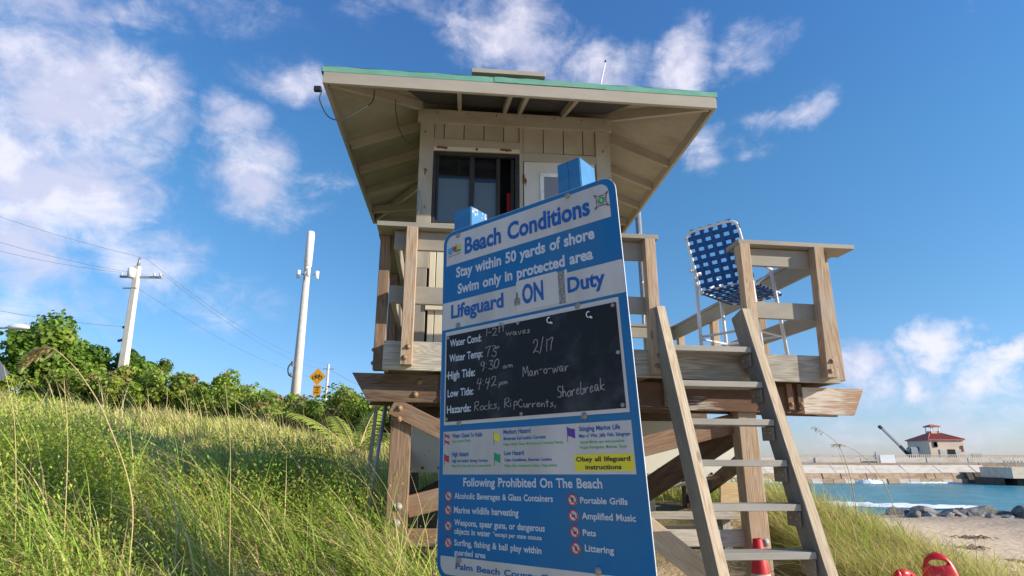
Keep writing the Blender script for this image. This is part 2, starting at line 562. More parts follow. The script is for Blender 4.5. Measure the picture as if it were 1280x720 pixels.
M_['glass'] = glass_mat('tinted_glass', (0.10, 0.13, 0.15))
M_['glass'].node_tree.nodes['Principled BSDF'].inputs['Roughness'].default_value = 0.25
M_['glass_dark'] = glass_mat('dark_glass', (0.008, 0.010, 0.014))
M_['glass_door'] = glass_mat('grey_door_glass', (0.22, 0.22, 0.26))
M_['glass_door'].node_tree.nodes['Principled BSDF'].inputs['Roughness'].default_value = 0.3


def leaf_mat(name, rough=0.5, trans=0.35):
    m, g, b = mat(name, rough)
    at = g.node('ShaderNodeAttribute', attribute_name='tint')
    g.l.new(at.outputs['Color'], b.inputs['Base Color'])
    b.inputs['Specular IOR Level'].default_value = 0.3
    tr = g.node('ShaderNodeBsdfTranslucent')
    g.l.new(at.outputs['Color'], tr.inputs['Color'])
    mx = g.node('ShaderNodeMixShader')
    mx.inputs[0].default_value = trans
    out = m.node_tree.nodes['Material Output']
    g.l.new(b.outputs[0], mx.inputs[1])
    g.l.new(tr.outputs[0], mx.inputs[2])
    g.l.new(mx.outputs[0], out.inputs[0])
    return m


M_['leaf'] = leaf_mat('leaf', 0.5, 0.45)
M_['grassm'] = leaf_mat('grass_blade', 0.6, 0.4)
M_['straw'] = wood('straw_stalk', (0.35, 0.24, 0.10), (0.50, 0.38, 0.17), (0.62, 0.50, 0.26), knots=False)
M_['bark'] = wood('bark', (0.10, 0.08, 0.06), (0.20, 0.17, 0.13), (0.30, 0.26, 0.21), knots=False)
M_['dryfrond'] = wood('dry_palm_frond', (0.28, 0.18, 0.09), (0.45, 0.33, 0.19), (0.60, 0.47, 0.30), knots=False)

# ------------------------------------------------------------------ terrain
CP = [(0.2, 3.2, 0.15), (0, 0, 0.2), (-3, 0, 0.45), (3, 0, 0.0), (2.2, 4.5, 0.15), (3.2, 4.5, 0.0), (4.5, 4.5, -0.12), (-0.5, 4.7, 0.45),
      (1, 6, 0.6), (2, 7, 0.72), (1, 9, 1.0), (2, 12, 1.0), (3.4, 7.0, 0.80), (4.3, 7.2, 0.42), (5.5, 7.5, 0.1), (7, 8, -0.25), (10, 10, -0.5),
      (4.2, 10, 0.62), (6, 12, 0.1), (10, 20, -0.75), (24, 36, -1.45), (35, 35, -1.48), (14, 38, -1.5), (24, 44, -1.9), (14, 46, -2.0),
      (-10, 20, 2.6), (-15, 15, 2.85), (-12, 12, 2.55), (-5, 20, 2.05), (-3, 14, 1.7), (-3, 9, 1.2), (-3.2, 5.4, 1.25), (-2.2, 5.3, 1.05), (-6, 8, 1.5), (-6, 4, 1.15), (-1.6, 5, 0.75), (-1.6, 2.6, 0.62),
      (-4, 3, 0.95), (-10, 5, 1.9), (-30, 20, 3.1), (-40, 45, 3.2), (-10, 45, 2.9), (0, 28, 2.0), (4, 26, 0.9), (6, 45, -1.2), (0, 50, 0.8),
      (8, -3, -0.7), (14, 5, -1.0), (20, 18, -1.25), (30, 10, -1.8), (-8, -6, 1.3), (0, -8, 0.2), (40, 30, -1.9), (-20, -10, 2.0)]
CP = np.array(CP, dtype=float)


def tps_fit(P):
    n = len(P)
    d = np.linalg.norm(P[:, None, :2] - P[None, :, :2], axis=2)
    K = np.where(d > 0, d * d * np.log(d + 1e-12), 0) + np.eye(n) * 0.4
    Q = np.hstack([np.ones((n, 1)), P[:, :2]])
    A = np.block([[K, Q], [Q.T, np.zeros((3, 3))]])
    return np.linalg.solve(A, np.concatenate([P[:, 2], np.zeros(3)]))


TW = tps_fit(CP)
SEA = -1.5


def H(x, y):
    x = np.asarray(x, dtype=float); y = np.asarray(y, dtype=float)
    sh = x.shape
    xf = x.ravel(); yf = y.ravel()
    out = np.empty_like(xf)
    for s in range(0, len(xf), 20000):
        a = xf[s:s + 20000]; b = yf[s:s + 20000]
        cx = np.clip(a, -40, 42); cy = np.clip(b, -12, 50)
        d = np.hypot(cx[:, None] - CP[None, :, 0], cy[:, None] - CP[None, :, 1])
        k = np.where(d > 0, d * d * np.log(d + 1e-12), 0)
        z = k @ TW[:-3] + TW[-3] + TW[-2] * cx + TW[-1] * cy
        # beyond the modelled patch: land to the left, sea bed to the right
        far = np.clip((np.hypot(a - 0, b - 18) - 42) / 30, 0, 1)
        coast = 1 / (1 + np.exp(np.clip((a - 6) / 6.0, -30, 30)))
        zfar = coast * 2.9 + (1 - coast) * (-6.0)
        z = z * (1 - far) + zfar * far
        out[s:s + 20000] = np.clip(z, -8, 3.6)
    # small undulations
    out += 0.035 * np.sin(xf * 1.9 + 0.7 * np.sin(yf * 1.3)) * np.cos(yf * 2.3 + xf * 0.4)
    return out.reshape(sh)


def h1(x, y): return float(H(np.array([x]), np.array([y]))[0])


def ground_mat():
    m, g, b = mat('sand_and_soil', 0.95)
    geo = g.node('ShaderNodeNewGeometry')
    p = geo.outputs['Position']
    n = g.noise(p, 2.2, 7, 0.65)
    n2 = g.noise(p, 30, 5, 0.7)
    n3 = g.noise(p, 0.35, 4, 0.6)
    sand = g.mix(g.mrange(n, 0.3, 0.7), (0.74, 0.55, 0.375), (0.82, 0.63, 0.44))
    sand = g.mix(g.math('MULTIPLY', g.mrange(n2, 0.45, 0.75), 0.35), sand, (0.34, 0.25, 0.17))
    soil = g.mix(n2, (0.15, 0.125, 0.065), (0.30, 0.25, 0.13))
    sep = g.node('ShaderNodeSeparateXYZ')
    g.put(sep.inputs[0], p)
    # dune vegetation litter on the landward side, wet sand near the water
    e = g.math('ADD', sep.outputs[2], g.math('MULTIPLY', g.math('SUBTRACT', n3, 0.5), 0.8))
    deb = g.noise(p, 5.5, 8, 0.75)
    sand = g.mix(g.math('MULTIPLY', g.mrange(deb, 0.60, 0.68), g.mrange(sep.outputs[1], 24, 9, 0.0, 0.75)), sand, (0.16, 0.11, 0.075))
    c = g.mix(g.mrange(e, 0.15, 0.75), sand, soil)
    wet = g.mrange(sep.outputs[2], -1.45, -1.15, 1.0, 0.0)
    c = g.mix(g.math('MULTIPLY', wet, 0.75), c, (0.20, 0.155, 0.115))
    g.l.new(c, b.inputs['Base Color'])
    g.put(b.inputs['Roughness'], g.math('SUBTRACT', 0.95, g.math('MULTIPLY', wet, 0.5)))
    foot = g.noise(p, 2.6, 3, 0.5)
    hh = g.math('ADD', g.math('MULTIPLY', foot, 1.0), g.math('MULTIPLY', n2, 0.25))
    bump(g, b, hh, 1.0, 0.17)
    b.inputs['Specular IOR Level'].default_value = 0.15
    return m


def build_ground():
    n = 360
    s = np.linspace(-1, 1, n)
    k = 7.2
    ax = np.sinh(s * k) / np.sinh(k) * 9000
    X, Y = np.meshgrid(ax + 1.0, ax + 7.0, indexing='ij')
    Z = H(X, Y)
    v = np.stack([X.ravel(), Y.ravel(), Z.ravel()], 1)
    i = np.arange(n * n).reshape(n, n)
    q = np.stack([i[:-1, :-1].ravel(), i[1:, :-1].ravel(), i[1:, 1:].ravel(), i[:-1, 1:].ravel()], 1)
    me = np_mesh('ground', v, q, ground_mat(), smooth=True)
    struct(mesh_obj('ground', me, None))


build_ground()


def sea_mat():
    m, g, b = mat('sea_water', 0.22)
    geo = g.node('ShaderNodeNewGeometry')
    p = geo.outputs['Position']
    sep = g.node('ShaderNodeSeparateXYZ')
    g.put(sep.inputs[0], p)
    mp = g.node('ShaderNodeMapping')
    g.put(mp.inputs[0], p)
    mp.inputs['Scale'].default_value = (0.35, 1.0, 1)
    n = g.noise(mp.outputs[0], 0.35, 5, 0.6)
    near = (0.03, 0.25, 0.29)
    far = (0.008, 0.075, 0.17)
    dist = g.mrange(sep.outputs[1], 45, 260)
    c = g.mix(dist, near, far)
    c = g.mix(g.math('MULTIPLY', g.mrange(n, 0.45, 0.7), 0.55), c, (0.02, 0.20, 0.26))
    n5 = g.noise(mp.outputs[0], 1.3, 4, 0.6)
    c = g.mix(g.math('MULTIPLY', g.mrange(n5, 0.48, 0.62), 0.45), c, (0.012, 0.14, 0.22))
    n4 = g.noise(mp.outputs[0], 1.6, 6, 0.7)
    foam = g.mrange(n4, 0.655, 0.70)
    c = g.mix(g.math('MULTIPLY', foam, 0.7), c, (0.65, 0.72, 0.74))
    g.l.new(c, b.inputs['Base Color'])
    w = g.noise(mp.outputs[0], 1.1, 6, 0.62)
    bump(g, b, w, 1.0, 0.45)
    b.inputs['Specular IOR Level'].default_value = 0.2
    return m


def build_sea():
    nx, ny = 240, 200
    sx = np.linspace(-1, 1, nx)
    ax = 40 + np.sinh(sx * 6) / np.sinh(6) * 9000
    sy = np.linspace(0, 1, ny)
    ay = -200 + 0 * sy
    ay = np.concatenate([np.linspace(-3000, 10, 20), 10 + np.sinh(np.linspace(0, 1, ny - 20) * 6.2) / np.sinh(6.2) * 12000])
    X, Y = np.meshgrid(ax, ay, indexing='ij')
    # low swell
    amp = 0.07
    Z = SEA + amp * np.sin(Y * 0.9 + 0.35 * X + 1.2 * np.sin(X * 0.17)) * np.exp(-((Y - 55) / 60) ** 2) + 0.04 * np.sin(Y * 2.1 - X * 0.6)
    v = np.stack([X.ravel(), Y.ravel(), Z.ravel()], 1)
    i = np.arange(nx * ny).reshape(nx, ny)
    q = np.stack([i[:-1, :-1].ravel(), i[1:, :-1].ravel(), i[1:, 1:].ravel(), i[:-1, 1:].ravel()], 1)
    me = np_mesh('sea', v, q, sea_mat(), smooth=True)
    struct(mesh_obj('sea', me, None))


build_sea()


def foam_strip(name, pts, width, hgt=0.12):
    """broken surf: an uneven low ridge of white water"""
    P = catmull([(*p, 0) for p in pts], 14)
    rows = 9
    V = []
    for i, p in enumerate(P):
        t = (P[min(i + 1, len(P) - 1)] - P[max(i - 1, 0)]).normalized()
        nrm = Vector((-t.y, t.x, 0))
        env = math.sin(math.pi * min(1, max(0, i / (len(P) - 1)))) ** 0.4
        w = width * (0.6 + 0.6 * random.random()) * env + 0.02
        for r in range(rows):
            u = r / (rows - 1) - 0.5
            q = p + nrm * (u * w)
            V.append((q.x, q.y, SEA + 0.03 + hgt * env * math.cos(u * math.pi) * (0.55 + 0.7 * random.random())))
    n = len(P)
    i = np.arange(n * rows).reshape(n, rows)
    q = np.stack([i[:-1, :-1].ravel(), i[1:, :-1].ravel(), i[1:, 1:].ravel(), i[:-1, 1:].ravel()], 1)
    me = np_mesh(name, V, q, M_['foam'], smooth=True)
    stuff(mesh_obj(name, me, None))


mf, gf, bf = mat('surf_foam', 0.9)
bf.inputs['Base Color'].default_value = (0.82, 0.85, 0.86, 1)
M_['foam'] = mf
foam_strip('surf_foam', [(9, 43), (16, 43.6), (21, 42.6), (25.5, 40.6), (30, 39.6)], 2.6, 0.22)
foam_strip('surf_foam', [(42.5, 78.2), (44, 77.7), (46, 78.2)], 0.8, 0.45)
foam_strip('surf_foam', [(49, 78.3), (52, 78.0), (56, 78.2)], 0.5, 0.2)
# ------------------------------------------------------------------ lifeguard tower
def frame(deg):
    a = R(deg)
    U = Vector((math.cos(a), math.sin(a), 0)); V = Vector((-math.sin(a), math.cos(a), 0))
    return lambda u, v, z: U * u + V * v + Vector((0, 0, z))


D = frame(7)      # deck frame: u along the front edge, v away from the beach side
C = frame(5)      # cabin frame
DU = D(1, 0, 0); DV = D(0, 1, 0); CU = C(1, 0, 0); CV = C(0, 1, 0)

tower = thing('lifeguard_tower', 'tan wooden lifeguard tower on stilts with green edged hip roof and ladder', 'lifeguard tower', tuple(D(1.4, 6.4, 0.6)))


def bolt(p, n, parent, r=0.014, m='rustbolt', name='bolt', ln=0.018):
    """dome head bolt on a washer, n is the outward normal"""
    n = Vector(n).normalized()
    q = n.to_track_quat('Z', 'Y').to_matrix().to_4x4()
    bm = bmesh.new()
    add_lathe(bm, [(r * 1.5, -0.002), (r * 1.5, 0.003), (r, 0.004), (r * 0.95, ln * 0.6), (r * 0.5, ln), (0.0005, ln * 1.05)], 8)
    bmesh.ops.recalc_face_normals(bm, faces=bm.faces[:])
    return bm_obj(name, bm, M_[m], parent, Matrix.Translation(Vector(p)) @ q, True)


# --- roof
roof = subempty('roof', tower, tuple(C(0.545, 6.56, 5.0)))
uL, uR, vF, vB = -1.30, 2.39, 4.87, 8.25
zl, zr = 4.775, 4.715          # the whole roof sags slightly to the right


def zu(u): return zl + (zr - zl) * (u - uL) / (uR - uL)


# fascia boards
fh = 0.125
def fasc(a, b, nm='fascia'):
    pa = C(a[0], a[1], zu(a[0]) + fh / 2); pb = C(b[0], b[1], zu(b[0]) + fh / 2)
    return plank(nm, pa, pb, 0.035, fh, M_['fascia'], roof)


fasc((uL, vF), (uR, vF))
fasc((uL, vB), (uR, vB))
fasc((uL + 0.0175, vF + 0.018), (uL + 0.0175, vB - 0.018))
fasc((uR - 0.0175, vF + 0.018), (uR - 0.0175, vB - 0.018))


# green metal drip edge in three lapped lengths, slightly wavy on top
def drip(a, b, off, wavy=True):
    n = 14
    bm = bmesh.new()
    A = C(*a, 0); B = C(*b, 0)
    dirv = (B - A).normalized()
    out = Vector((dirv.y, -dirv.x, 0))
    rows = []
    for i in range(n + 1):
        t = i / n
        u = a[0] + (b[0] - a[0]) * t
        p = A.lerp(B, t)
        z0 = zu(u) + fh + 0.001 + off
        z1 = z0 + 0.046 + (0.004 * math.sin(i * 1.7 + a[0]) if wavy else 0)
        o = 0.020 + off
        rows.append([bm.verts.new(p + out * o + Vector((0, 0, z0 - 0.006))), bm.verts.new(p + out * (o + 0.003) + Vector((0, 0, z1))),
                     bm.verts.new(p - out * 0.12 + Vector((0, 0, z1 + 0.012))), bm.verts.new(p - out * 0.12 + Vector((0, 0, z1 + 0.0))),
                     bm.verts.new(p + out * (o - 0.002) + Vector((0, 0, z1 - 0.008))), bm.verts.new(p + out * (o - 0.002) + Vector((0, 0, z0 - 0.006)))])
    for i in range(n):
        for k in range(6):
            bm.faces.new((rows[i][k], rows[i][(k + 1) % 6], rows[i + 1][(k + 1) % 6], rows[i + 1][k]))
    bm.faces.new(rows[0]); bm.faces.new(rows[-1][::-1])
    bmesh.ops.recalc_face_normals(bm, faces=bm.faces[:])
    return bm_obj('drip_edge', bm, M_['green'], roof)


drip((uL - 0.012, vF), (0.28, vF), 0.0)
drip((0.26, vF), (1.32, vF), 0.004)
drip((1.30, vF), (uR + 0.012, vF), 0.001)
drip((uR + 0.002, vF), (uR + 0.002, vB), 0.0)
drip((uL - 0.002, vB), (uL - 0.002, vF), 0.0)
drip((uR, vB), (uL, vB), 0.0)

# hip roof shell: plywood underside and shingle top
uc0, uc1, vc = 0.42, 0.67, 6.56
zap = 5.52


def hip_shell(name, dz, m, inset=0.0):
    bm = bmesh.new()
    c = [C(uL + inset, vF + inset, zu(uL) + dz), C(uR - inset, vF + inset, zu(uR) + dz), C(uR - inset, vB - inset, zu(uR) + dz), C(uL + inset, vB - inset, zu(uL) + dz)]
    r0 = C(uc0, vc, zap + dz - 0.1); r1 = C(uc1, vc, zap + dz - 0.12)
    v = [bm.verts.new(p) for p in c + [r0, r1]]
    for f in ((0, 1, 5, 4), (1, 2, 5), (2, 3, 4, 5), (3, 0, 4)): bm.faces.new([v[i] for i in f])
    bmesh.ops.recalc_face_normals(bm, faces=bm.faces[:])
    r = bmesh.ops.solidify(bm, geom=bm.faces[:], thickness=0.012)
    return bm_obj(name, bm, m, roof)


hip_shell('soffit', 0.118, M_['soffit'], 0.03)
hip_shell('shingle_cover', 0.192, M_['shingle'], 0.0)


def rz(u, v):
    """underside height of the roof deck at (u,v)"""
    e = min(u - uL, uR - u, v - vF, vB - v)
    return zu(u) + 0.105 + (zap - 0.1 - zl) / 1.69 * e


rh = 0.105
for v in (6.10, 6.70, 7.30, 7.90):
    for s in (0, 1):
        a = (uL + 0.036, v) if s == 0 else (uR - 0.036, v)
        b = (-0.46, v) if s == 0 else (1.54, v)
        plank('rafter', C(a[0], a[1], rz(*a) - rh / 2), C(b[0], b[1], rz(*b) - rh / 2), 0.04, rh, M_['rafter'], roof)
for u in (-0.064, 0.415, 0.574, 1.046):
    for va, vb in ((vF + 0.018, 5.70), (vB - 0.018, 7.42)):
        plank('rafter', C(u, va, rz(u, va) - rh / 2), C(u, vb, rz(u, vb) - rh / 2), 0.04, rh, M_['rafter'], roof)
for (ua, va, ub, vb) in ((uL, vF, -0.47, 5.70), (uR, vF, 1.55, 5.70), (uL, vB, -0.47, 7.42), (uR, vB, 1.55, 7.42)):
    k = 0.05
    a = (ua + (ub - ua) * k, va + (vb - va) * k)
    plank('hip_rafter', C(a[0], a[1], rz(*a) - rh / 2 - 0.004), C(ub, vb, rz(ub, vb) - rh / 2 - 0.004), 0.042, rh, M_['rafter'], roof)
# dark sheet under the front eave
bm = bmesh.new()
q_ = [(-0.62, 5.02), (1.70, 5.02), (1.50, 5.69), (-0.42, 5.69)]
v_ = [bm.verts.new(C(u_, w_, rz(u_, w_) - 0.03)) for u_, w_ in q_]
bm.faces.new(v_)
bm_obj('dark_eave_sheet', bm, M_['dark_sheet'], roof)

# low flat hatch cover on the front slope of the roof
hatch = subempty('roof_hatch', roof, tuple(C(0.42, 5.4, 5.1)))
plank('hatch_cover', C(0.05, 5.34, 5.225), C(0.79, 5.34, 5.215), 0.34, 0.050, M_['fascia'], hatch)
plank('hatch_kerb', C(0.12, 5.44, 5.195), C(0.72, 5.44, 5.185), 0.30, 0.05, M_['dark_frame'], hatch)
# whip antenna
an = tube('antenna', [C(1.32, 5.2, 5.0), C(1.36, 5.2, 5.16), C(1.42, 5.2, 5.42)], [0.010, 0.008, 0.006], M_['alu'], tower)
bm = bmesh.new(); add_lathe(bm, [(0.009, 0), (0.010, 0.02), (0.004, 0.03)], 8)
bm_obj('antenna_tip', bm, M_['black'], an, Matrix.Translation(C(1.42, 5.2, 5.418)))

# loose cable drooping off the left roof corner
cable = tube('cable', catmull([C(-1.36, 4.86, 4.72), C(-1.30, 4.86, 4.70), C(-1.31, 4.86, 4.60), C(-1.22, 4.87, 4.44), C(-1.10, 4.9, 4.44), C(-0.95, 4.95, 4.58), C(-0.87, 5.0, 4.70), C(-0.86, 5.02, 4.84)], 7), 0.0055, M_['cable'], tower)
bm = bmesh.new(); add_box(bm, (0, 0, 0), (0.06, 0.035, 0.045))
bm_obj('cable_clip', bm, M_['black'], cable, Matrix.Translation(C(-1.335, 4.85, 4.705)))
tube('cable', catmull([C(-0.70, 5.3, 4.93), C(-0.68, 5.35, 4.75), C(-0.62, 5.4, 4.58), C(-0.52, 5.5, 4.55)], 6), 0.004, M_['cable'], tower)

# --- cabin shell
v0 = 5.70
cuL, cuR, cvB = -0.47, 1.55, 7.42
FLOOR = 2.36
wall = subempty('cabin_wall', tower, tuple(C(0.54, v0, FLOOR)))
dn = -CV


def wboard(u0, u1, z0, z1, m='wall', y=0.0, t=0.02, name='wall_board', parent=None):
    return plank(name, C((u0 + u1) / 2, v0 + y, z0), C((u0 + u1) / 2, v0 + y, z1), (u1 - u0), t, M_[m], parent or wall, up=dn, bev=0.003)


def hboard(u0, u1, z, h, m='trim', y=0.0, t=0.03, name='trim_board', parent=None, dz=0.0):
    return plank(name, C(u0, v0 + y, z), C(u1, v0 + y, z + dz), t, h, M_[m], parent or wall)


# grooved siding above the window and door, each board its own
def siding(us, z0, z1, m='wall'):
    for a, b in zip(us[:-1], us[1:]):
        wboard(a + 0.004, b - 0.004, z0, z1, m)


# dark gap behind the grooves
def solid(name, u0, u1, va, vb, z0, z1, m, parent):
    bm = bmesh.new()
    c = [C(u, v, z) for z in (z0, z1) for (u, v) in ((u0, va), (u1, va), (u1, vb), (u0, vb))]
    v = [bm.verts.new(p) for p in c]
    for f in ((3, 2, 1, 0), (4, 5, 6, 7), (0, 1, 5, 4), (1, 2, 6, 5), (2, 3, 7, 6), (3, 0, 4, 7)): bm.faces.new([v[i] for i in f])
    return bm_obj(name, bm, M_[m], parent)


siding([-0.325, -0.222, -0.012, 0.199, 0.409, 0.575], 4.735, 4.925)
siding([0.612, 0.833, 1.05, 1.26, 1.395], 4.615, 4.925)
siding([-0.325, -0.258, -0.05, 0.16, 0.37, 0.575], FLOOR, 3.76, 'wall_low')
siding([1.30, 1.395], FLOOR, 4.60)
hboard(-0.50, 1.575, 4.995, 0.155, 'trim', -0.018, 0.04, 'header_beam', dz=-0.02)
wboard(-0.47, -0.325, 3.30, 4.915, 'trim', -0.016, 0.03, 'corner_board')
wboard(-0.47, -0.345, FLOOR, 3.297, 'rail', -0.016, 0.03, 'corner_board')  # darker rail paint puts the shade at this corner into the colour
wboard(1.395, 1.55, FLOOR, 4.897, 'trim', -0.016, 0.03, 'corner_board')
wboard(0.575, 0.612, FLOOR, 4.915, 'trim', -0.012, 0.03, 'trim_board')
hboard(-0.325, 0.575, 4.685, 0.10, 'trim', -0.014, dz=-0.012)
hboard(0.612, 1.395, 4.56, 0.10, 'trim', -0.014, dz=-0.012)
hboard(-0.345, 0.575, 2.91, 0.07, 'wall_low', -0.03, 0.04, 'ledge_board')
hboard(-0.325, 0.575, 3.735, 0.06, 'trim', -0.03, 0.06, 'window_sill')
# storm-bar track above the window with rusty pins
track = hboard(-0.325, 0.575, 4.61, 0.045, 'wall_low', -0.03, 0.03, 'shutter_track')
for u in (-0.20, 0.125, 0.44):
    bolt(C(u, v0 - 0.047, 4.61), dn, track, 0.010, 'rust')
for u, w in ((-0.235, 0.11), (0.43, 0.12)):
    plank('hasp', C(u - w / 2, v0 - 0.05, 4.618), C(u + w / 2, v0 - 0.05, 4.612), 0.012, 0.022, M_['rust'], track)
# side and rear walls
plank('side_wall', C(cuL + 0.01, v0 + 0.02, 3.7), C(cuL + 0.01, cvB, 3.7), 0.02, 2.70, M_['wall'], wall)
plank('side_wall', C(cuR - 0.01, v0 + 0.02, 3.7), C(cuR - 0.01, cvB, 3.7), 0.02, 2.66, M_['wall'], wall)
plank('rear_wall', C(cuL, cvB, 3.7), C(cuR, cvB, 3.7), 0.02, 2.68, M_['wall'], wall)
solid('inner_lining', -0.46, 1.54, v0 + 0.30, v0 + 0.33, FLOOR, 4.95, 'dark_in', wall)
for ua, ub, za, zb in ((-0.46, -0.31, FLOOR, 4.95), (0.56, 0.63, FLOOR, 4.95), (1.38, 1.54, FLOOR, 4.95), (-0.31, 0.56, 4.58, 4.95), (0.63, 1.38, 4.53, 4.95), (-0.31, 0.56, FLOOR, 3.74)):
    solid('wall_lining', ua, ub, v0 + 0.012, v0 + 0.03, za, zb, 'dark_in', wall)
# small rusted conduit on the left corner
tube('conduit', catmull([C(-0.485, v0 - 0.03, 4.13), C(-0.445, v0 - 0.05, 4.10), C(-0.44, v0 - 0.05, 3.92), C(-0.46, v0 - 0.04, 3.86)], 5), 0.009, M_['greymetal'], wall)
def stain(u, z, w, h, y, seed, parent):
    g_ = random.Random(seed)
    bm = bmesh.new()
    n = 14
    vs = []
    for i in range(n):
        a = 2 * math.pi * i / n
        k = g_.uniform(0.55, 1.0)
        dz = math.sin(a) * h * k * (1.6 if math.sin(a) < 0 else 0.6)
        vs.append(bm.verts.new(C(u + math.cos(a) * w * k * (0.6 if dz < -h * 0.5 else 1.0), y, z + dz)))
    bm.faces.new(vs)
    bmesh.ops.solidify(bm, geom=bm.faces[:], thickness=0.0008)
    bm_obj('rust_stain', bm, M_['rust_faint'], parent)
    bm = bmesh.new(); add_lathe(bm, [(0.006, 0), (0.007, 0.006), (0.003, 0.010)], 6)
    bm_obj('rusty_nail', bm, M_['rust'], parent, Matrix.Translation(C(u, y - 0.001, z)) @ dn.to_track_quat('Z', 'Y').to_matrix().to_4x4())


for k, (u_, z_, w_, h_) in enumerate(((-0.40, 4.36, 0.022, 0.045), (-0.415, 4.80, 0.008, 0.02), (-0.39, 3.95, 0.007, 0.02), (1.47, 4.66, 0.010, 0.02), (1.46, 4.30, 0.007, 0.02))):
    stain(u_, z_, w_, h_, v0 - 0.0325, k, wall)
for k, u_ in enumerate((-0.30, 0.02, 0.33, 0.63, 0.95, 1.25, 1.5)):
    stain(u_, 5.03 - 0.01 * u_, 0.006, 0.02, v0 - 0.0395, 20 + k, wall)

# window: sliding dark-framed panes, right one open
win = subempty('window', tower, tuple(C(0.12, v0, 3.76)))
wz0, wz1, wu0, wu1 = 3.765, 4.585, -0.325, 0.575


def wbar(u0, u1, z0, z1, y, t=0.04, m='dark_frame', nm='window_frame'):
    return plank(nm, C((u0 + u1) / 2, v0 + y, z0), C((u0 + u1) / 2, v0 + y, z1), u1 - u0, t, M_[m], win, up=dn)


def wbarh(u0, u1, z, h, y, t=0.04, m='dark_frame', nm='window_frame'):
    return plank(nm, C(u0, v0 + y, z), C(u1, v0 + y, z), t, h, M_[m], win)


wbar(wu0, wu0 + 0.035, wz0, wz1 - 0.04, 0.0, 0.05)
wbar(wu1 - 0.045, wu1, wz0, wz1 - 0.04, 0.0, 0.05)
wbarh(wu0, wu1, wz1 - 0.02, 0.04, 0.0, 0.05)
wbarh(wu0 + 0.035, wu1 - 0.045, wz0 + 0.015, 0.03, 0.0, 0.05)
wbar(0.055, 0.105, wz0 + 0.03, wz1 - 0.04, 0.02)
wbar(0.335, 0.375, wz0 + 0.03, wz1 - 0.04, 0.03)
wbar(wu0 + 0.037, wu0 + 0.06, wz0 + 0.03, wz1 - 0.04, 0.02)
wbar(0.49, 0.528, wz0 + 0.03, wz1 - 0.04, 0.05)


def pane(nm, u0, u1, z0, z1, y, m):
    return plank(nm, C((u0 + u1) / 2, v0 + y, z0), C((u0 + u1) / 2, v0 + y, z1), u1 - u0, 0.006, M_[m], win, up=dn, bev=0)


pane('pane', wu0 + 0.06, 0.055, wz0 + 0.03, 4.30, 0.03, 'glass')
pane('pane', 0.105, 0.335, wz0 + 0.03, 4.275, 0.045, 'glass')
pane('pane', wu0 + 0.06, 0.055, 4.302, wz1 - 0.04, 0.03, 'glass_dark')
pane('pane', 0.105, 0.335, 4.277, wz1 - 0.04, 0.045, 'glass_dark')
red = plank('red_towel', C(0.475, v0 + 0.12, 3.80), C(0.475, v0 + 0.12, 4.20), 0.045, 0.02, M_['red_in'], win, up=dn)

# door with its small window
door = subempty('door', tower, tuple(C(1.0, v0, FLOOR)))
plank('door_panel', C(1.0, v0 - 0.004, FLOOR + 0.01), C(1.0, v0 - 0.004, 4.505), 0.755, 0.035, M_['door'], door, up=dn)
for (u0, u1, z0, z1) in ((0.79, 0.83, 3.75, 4.375), (1.21, 1.25, 3.75, 4.375)):
    plank('glazing_bead', C((u0 + u1) / 2, v0 - 0.03, z0), C((u0 + u1) / 2, v0 - 0.03, z1), u1 - u0, 0.02, M_['antenna'], door, up=dn)
for z in (4.355, 3.77):
    plank('glazing_bead', C(0.83, v0 - 0.03, z), C(1.21, v0 - 0.03, z), 0.02, 0.04, M_['antenna'], door)
plank('door_glass', C(1.02, v0 - 0.026, 3.79), C(1.02, v0 - 0.026, 4.335), 0.38, 0.006, M_['glass_door'], door, up=dn, bev=0)
for z in (4.25, 3.5, 2.7):
    plank('hinge', C(0.618, v0 - 0.03, z), C(0.618, v0 - 0.03, z + 0.10), 0.022, 0.012, M_['rust'], door, up=dn)
    stain(0.64, z + 0.04, 0.016, 0.06, v0 - 0.0230, int(z * 10), door)

# --- deck
deck = subempty('deck', tower, tuple(D(1.5, 6.5, 2.36)))
dL, dR, dF, dB = -0.44, 3.44, 4.80, 8.30


def dz_(u): return 2.405 + (2.352 - 2.405) * (u + 0.44) / 3.88      # top of the rim, sagging right


for ua, ub in ((dL, 1.62), (1.622, dR)):
    plank('rim_board', D(ua, dF + 0.019, dz_(ua) - 0.116), D(ub, dF + 0.019, dz_(ub) - 0.116), 0.038, 0.232, M_['weather'], deck)
plank('rim_board', D(dL + 0.019, dF + 0.04, dz_(dL) - 0.116), D(dL + 0.019, dB, dz_(dL) - 0.116), 0.038, 0.232, M_['weather'], deck)
plank('rim_board', D(dR - 0.019, dF + 0.04, dz_(dR) - 0.116), D(dR - 0.019, dB, dz_(dR) - 0.116), 0.038, 0.232, M_['weather'], deck)
plank('rim_board', D(dL, dB + 0.019, dz_(dL) - 0.116), D(dR, dB + 0.019, dz_(dR) - 0.116), 0.038, 0.232, M_['weather'], deck)
v = dF + 0.11
while v < dB - 0.05:          # floor planks run along the front
    plank('deck_plank', D(dL + 0.04, v, dz_(dL) - 0.030), D(dR - 0.04, v, dz_(dR) - 0.030), 0.134, 0.034, M_['dock'], deck)
    v += 0.142
u = 0.0
while u < 3.4:                # joists under the planks
    plank('joist', D(u, dF + 0.045, dz_(u) - 0.135), D(u, dB - 0.002, dz_(u) - 0.135), 0.038, 0.165, M_['beam'], deck)
    u += 0.56

# --- railings: cap boards, face rails and posts
rl = subempty('front_railing', tower, tuple(D(1.5, 4.8, 2.4)))


def zc(u): return 3.372 + (3.345 - 3.372) * (u + 0.5) / 4.2


